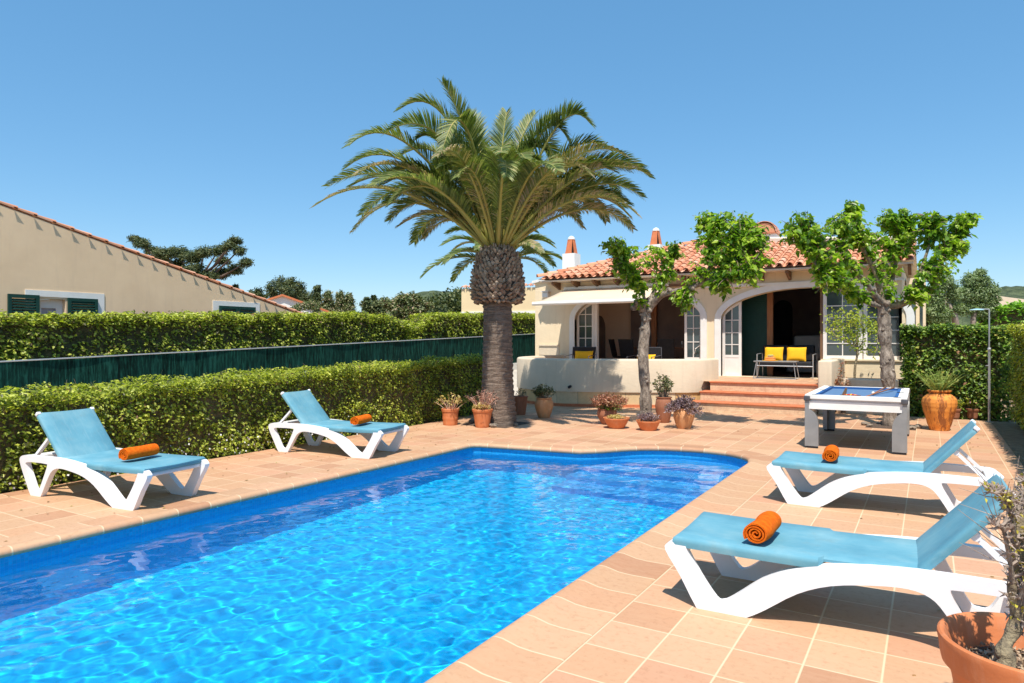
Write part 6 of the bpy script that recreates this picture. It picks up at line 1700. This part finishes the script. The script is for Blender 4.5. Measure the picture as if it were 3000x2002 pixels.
# ---------------------------------------------------------------- outdoor shower
sp = Vector((1.00, 16.22, 0)); r_ = empty('outdoor_shower', sp, 0, 'thin steel outdoor shower post with flat glass-blue head, standing at the corner of the deck', 'shower')
mb = MB(); mb.tube([(0, 0, 0), (0, 0, 1.42)], .022, 10); mb.tube([(0, 0, 1.42), (0, 0, 2.20)], .014, 10); mb.build('post', M['grey_metal'], r_, smooth=True, auto=40)
mb = MB(); e = -RT * .36; mb.tube([(0, 0, 2.18), (0, 0, 2.20), tuple(e * .5 + Vector((0, 0, 2.205)))], .012, 8); mb.build('arm', M['grey_metal'], r_, smooth=True, auto=40)
mb = MB(); c = -RT * .24; mb.lathe([(0, 2.175), (.12, 2.178), (.125, 2.19), (.11, 2.20), (.02, 2.215), (0, 2.217)], 24, tuple(c)); mb.build('shower_head', M['blue_glass'], r_, smooth=True, auto=40)
mb = MB(); mb.tube([tuple(-RT * .0 + Vector((0, 0, 1.10))), tuple(-RT * .07 + Vector((0, 0, 1.10)))], .012, 8); mb.rbox(-.03, .03, -.03, .03, 1.39, 1.45, .01); mb.build('valve', M['grey_metal'], r_, smooth=True, auto=40)
mb = MB(); mb.lathe([(.06, 0), (.06, .008), (.024, .014)], 16); mb.build('base_plate', M['grey_metal'], r_, smooth=True, auto=40)

# ---------------------------------------------------------------- terrace furniture
def armchair(loc, rz, label):
    r_ = empty('lounge_chair', loc, rz, label, 'armchair', 'dark armchairs behind the parapet')
    mb = MB(); mb.rbox(-.33, .33, -.32, .30, .28, .36, .02); mb.build('seat', M['black'], r_, smooth=True, auto=40)
    mb = MB(); mb.slab([(-.31, .36), (.31, .36), (.34, .76), (-.34, .76)], (), 'xz', .26, .31); mb.build('backrest', M['black'], r_)
    mb = MB()
    for s in (-1, 1):
        mb.tube([(s * .36, -.30, 0), (s * .36, -.30, .52), (s * .36, .30, .56), (s * .36, .30, 0)], .014, 6); mb.tube([(s * .36, .30, .52), (s * .345, .32, .78)], .014, 6)
    mb.tube([(-.345, .32, .77), (.345, .32, .77)], .014, 6); mb.build('frame', M['dark_metal'], r_, smooth=True, auto=40)
    return r_
def cushion(loc, w_, h, rz, tilt, label, group=None):
    mb = MB(); n_ = 10; V = []; F = []
    for s in (1, -1):
        for j in range(n_ + 1):
            for i in range(n_ + 1):
                u = -1 + 2 * i / n_; v = -1 + 2 * j / n_; pz = max(0, (1 - u ** 4) * (1 - v ** 4)) ** .6
                pin = 1 - .05 * (abs(u) * 0 + (1 - v * v)) ; pin2 = 1 - .05 * (1 - u * u)
                V.append((u * w_ / 2 * pin, -s * pz * .065, v * h / 2 * pin2 + h / 2))
    m_ = (n_ + 1) ** 2
    for s in (0, 1):
        for j in range(n_):
            for i in range(n_): a = s * m_ + j * (n_ + 1) + i; F.append((a, a + 1, a + n_ + 2, a + n_ + 1))
    mb.add(V, F); bm_ = mb; o = bm_.build('cushion', M['yellow'], smooth=True); o.location = loc; o.rotation_euler = (tilt, 0, rz); tag(o, label, 'cushion', group); return o
armchair((-8.40, 17.45, FL), R(4), 'dark armchair with yellow cushion behind the left part of the parapet')
cushion((-8.39, 17.62, FL + .37), .56, .30, R(4), R(-12), 'yellow cushion in the armchair behind the left part of the parapet')
armchair((-6.55, 17.55, FL - .0), R(-6), 'dark armchair mostly hidden behind the slim mulberry trunk and parapet')
cushion((-6.55, 17.50, FL + .30), .56, .33, R(-10), R(-30), 'yellow cushion showing on both sides of the slim mulberry trunk')
# sofa
r_ = empty('garden_sofa', (-3.17, 18.98, FL), R(-1), 'dark two-seat garden sofa with two yellow cushions in the open doorway', 'sofa')
mb = MB(); mb.rbox(-.64, .64, -.35, .30, .30, .42, .03); mb.build('seat', M['black'], r_, smooth=True, auto=40)
for s in (-1, 1):
    mb = MB(); mb.rbox(*sorted((s * .01, s * .64)), .14, .30, .42, .84, .04); mb.build('backrest', M['black'], r_, smooth=True, auto=40)
    mb = MB(); mb.tube([(s * .68, -.34, 0), (s * .68, -.34, .60), (s * .68, .28, .62), (s * .68, .34, 0)], .015, 6); mb.build('arm_frame', M['grey_metal'], r_, smooth=True, auto=40)
mb = MB(); mb.tube([(-.68, -.34, .30), (.68, -.34, .30)], .016, 6); mb.build('front_rail', M['grey_metal'], r_, smooth=True, auto=40)
cushion((-3.46, 18.72, FL + .43), .47, .37, R(-2), R(-14), 'yellow cushion on the left seat of the sofa, behind the tray of fruit')
cushion((-2.90, 18.70, FL + .43), .47, .37, R(3), R(-14), 'yellow cushion on the right seat of the sofa')
# coffee table
r_ = empty('coffee_table', (-3.28, 18.10, FL), R(0), 'low grey metal coffee table with splayed wire legs, on the terrace before the sofa', 'table')
mb = MB(); mb.rbox(-.50, .50, -.24, .24, .42, .45, .008, 2); mb.build('table_top', M['leg_metal'], r_, smooth=True, auto=40)
for s in (-1, 1):
    mb = MB(); mb.tube([(s * .44, -.20, .42), (s * .50, -.24, .012), (s * .50, .24, .012), (s * .44, .20, .42)], .009, 6); mb.build('leg', M['grey_metal'], r_, smooth=True, auto=40)
mb = MB(); mb.tube([(-.50, -.24, .012), (.50, -.24, .012)], .008, 6); mb.tube([(-.50, .24, .012), (.50, .24, .012)], .008, 6); mb.build('floor_rail', M['grey_metal'], r_, smooth=True, auto=40)
mb = MB(); mb.slab([(-3.42 + math.cos(a) * .20, 18.08 + math.sin(a) * .17) for a in np.linspace(0, 2 * PI, 17)[:-1]], (), 'xy', FL + .4515, FL + .458); o = mb.build('place_mat', M['yellow']); tag(o, 'flat yellow mat on the low coffee table', 'mat')
mb = MB(); mb.rbox(-3.53, -3.30, 18.0, 18.16, FL + .459, FL + .505, .015); mb.rbox(-3.525, -3.305, 18.0, 18.15, FL + .506, FL + .545, .015); o = mb.build('folded_napkins', plain('orange_cloth', (.85, .33, .10), (.8, .28, .08), .9), smooth=True, auto=40); tag(o, 'folded orange cloths on the yellow mat of the coffee table', 'napkins')
mb = MB(); mb.lathe([(0, 0), (.05, 0), (.085, .035), (.09, .04), (.08, .04), (.045, .008), (0.001, .006)], 20, (-3.41, 18.08, FL + .547)); o = mb.build('bowl', M['ivory'], smooth=True, auto=40); tag(o, 'small pale bowl on top of the folded orange cloths', 'bowl')
bm = bmesh.new()
for k in range(5): bmesh.ops.create_icosphere(bm, subdivisions=2, radius=.026, matrix=Matrix.Translation((-3.41 + .04 * math.cos(k * 1.26), 18.08 + .04 * math.sin(k * 1.26), FL + .585)))
me = bpy.data.meshes.new('fruit'); bm.to_mesh(me); bm.free(); me.materials.append(plain('green_fruit', (.4, .5, .12), None, .4)); o = bpy.data.objects.new('fruit', me); COL.objects.link(o); tag(o, 'small green fruit heaped in the pale bowl', 'fruit', None, 'stuff')
# indoor beige sofa
r_ = empty('indoor_sofa', (-2.55, 21.3, FL), 0, 'beige upholstered sofa in the dark living room behind the garden sofa', 'sofa')
mb = MB(); mb.rbox(-.75, .95, -.45, .35, .05, .42, .05); mb.build('seat', M['beige_sofa'], r_, smooth=True, auto=40)
mb = MB(); mb.rbox(-.75, .95, -.47, -.25, .42, 1.10, .07); mb.build('backrest', M['beige_sofa'], r_, smooth=True, auto=40)
mb = MB(); mb.rbox(-.95, -.75, -.47, .35, .05, .62, .05); mb.build('armrest', M['beige_sofa'], r_, smooth=True, auto=40)
# dining set
r_ = empty('dining_table', (-7.0, 20.3, FL), 0, 'dark wooden dining table inside the left arch', 'table')
mb = MB(); mb.rbox(-1.05, 1.0, -.42, .42, .71, .75, .006, 2); mb.build('table_top', M['brown_wood'], r_, smooth=True, auto=40)
for sx in (-1, 1):
    for sy in (-1, 1): mb = MB(); mb.box(*sorted((sx * .95, sx * .88)), *sorted((sy * .38, sy * .31)), 0, .708); mb.build('leg', M['brown_wood'], r_)
def dchair(loc, rz, label):
    r_ = empty('dining_chair', loc, rz, label, 'chair', 'dark dining chairs inside the left arch')
    mb = MB(); mb.rbox(-.23, .23, -.22, .22, .42, .46, .01); mb.build('seat', M['black'], r_)
    mb = MB(); mb.slab([(-.23, .46), (.23, .46), (.25, 1.0), (-.25, 1.0)], (), 'xz', .20, .23); mb.v = [(x, y + (z - .46) * .22, z) for x, y, z in mb.v]; mb.build('backrest', M['black'], r_)
    for sx in (-1, 1):
        mb = MB(); mb.tube([(sx * .22, -.20, .44), (sx * .24, .26, 0)], .013, 6); mb.build('leg', M['grey_metal'], r_); mb = MB(); mb.tube([(sx * .22, .20, .44), (sx * .24, -.26, 0)], .013, 6); mb.build('leg', M['grey_metal'], r_)
dchair((-8.25, 20.1, FL), R(95), 'high-backed dark chair at the left end of the dining table')
dchair((-7.75, 19.65, FL), R(170), 'dark chair at the dining table just left of the slim mulberry trunk')
dchair((-6.55, 19.60, FL), R(182), 'dark chair at the dining table right of the slim mulberry trunk')
for i, (x, y_, l) in enumerate([(-6.65, 20.2, 'left of the two stemmed glasses on the dining table'), (-6.35, 20.25, 'right of the two stemmed glasses on the dining table')]):
    mb = MB(); mb.lathe([(0, 0), (.035, 0), (.036, .004), (.005, .01), (.004, .08), (.03, .11), (.038, .16), (.032, .19)], 16, (x, y_, FL + .751)); o = mb.build('wine_glass', plain('pale_glass', (.6, .62, .62), None, .1, spec=.8), smooth=True); tag(o, l, 'glass', 'glasses on the dining table')
# left room: doorway, and a panel put in for the dark region behind
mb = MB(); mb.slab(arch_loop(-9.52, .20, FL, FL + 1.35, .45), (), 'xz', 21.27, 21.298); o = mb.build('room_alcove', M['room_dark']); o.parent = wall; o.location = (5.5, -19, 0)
mb = MB(); mb.box(-8.33, -5.32, 21.10, 21.295, FL + .0, 3.13); o = mb.build('dark_back_panel', M['room_dark']); o.parent = wall; o.location = (5.5, -19, 0)
mb = MB(); mb.box(-7.56, -7.40, 20.9, 21.0, FL, 3.13); o = mb.build('inner_post', M['wood']); o.parent = wall; o.location = (5.5, -19, 0)
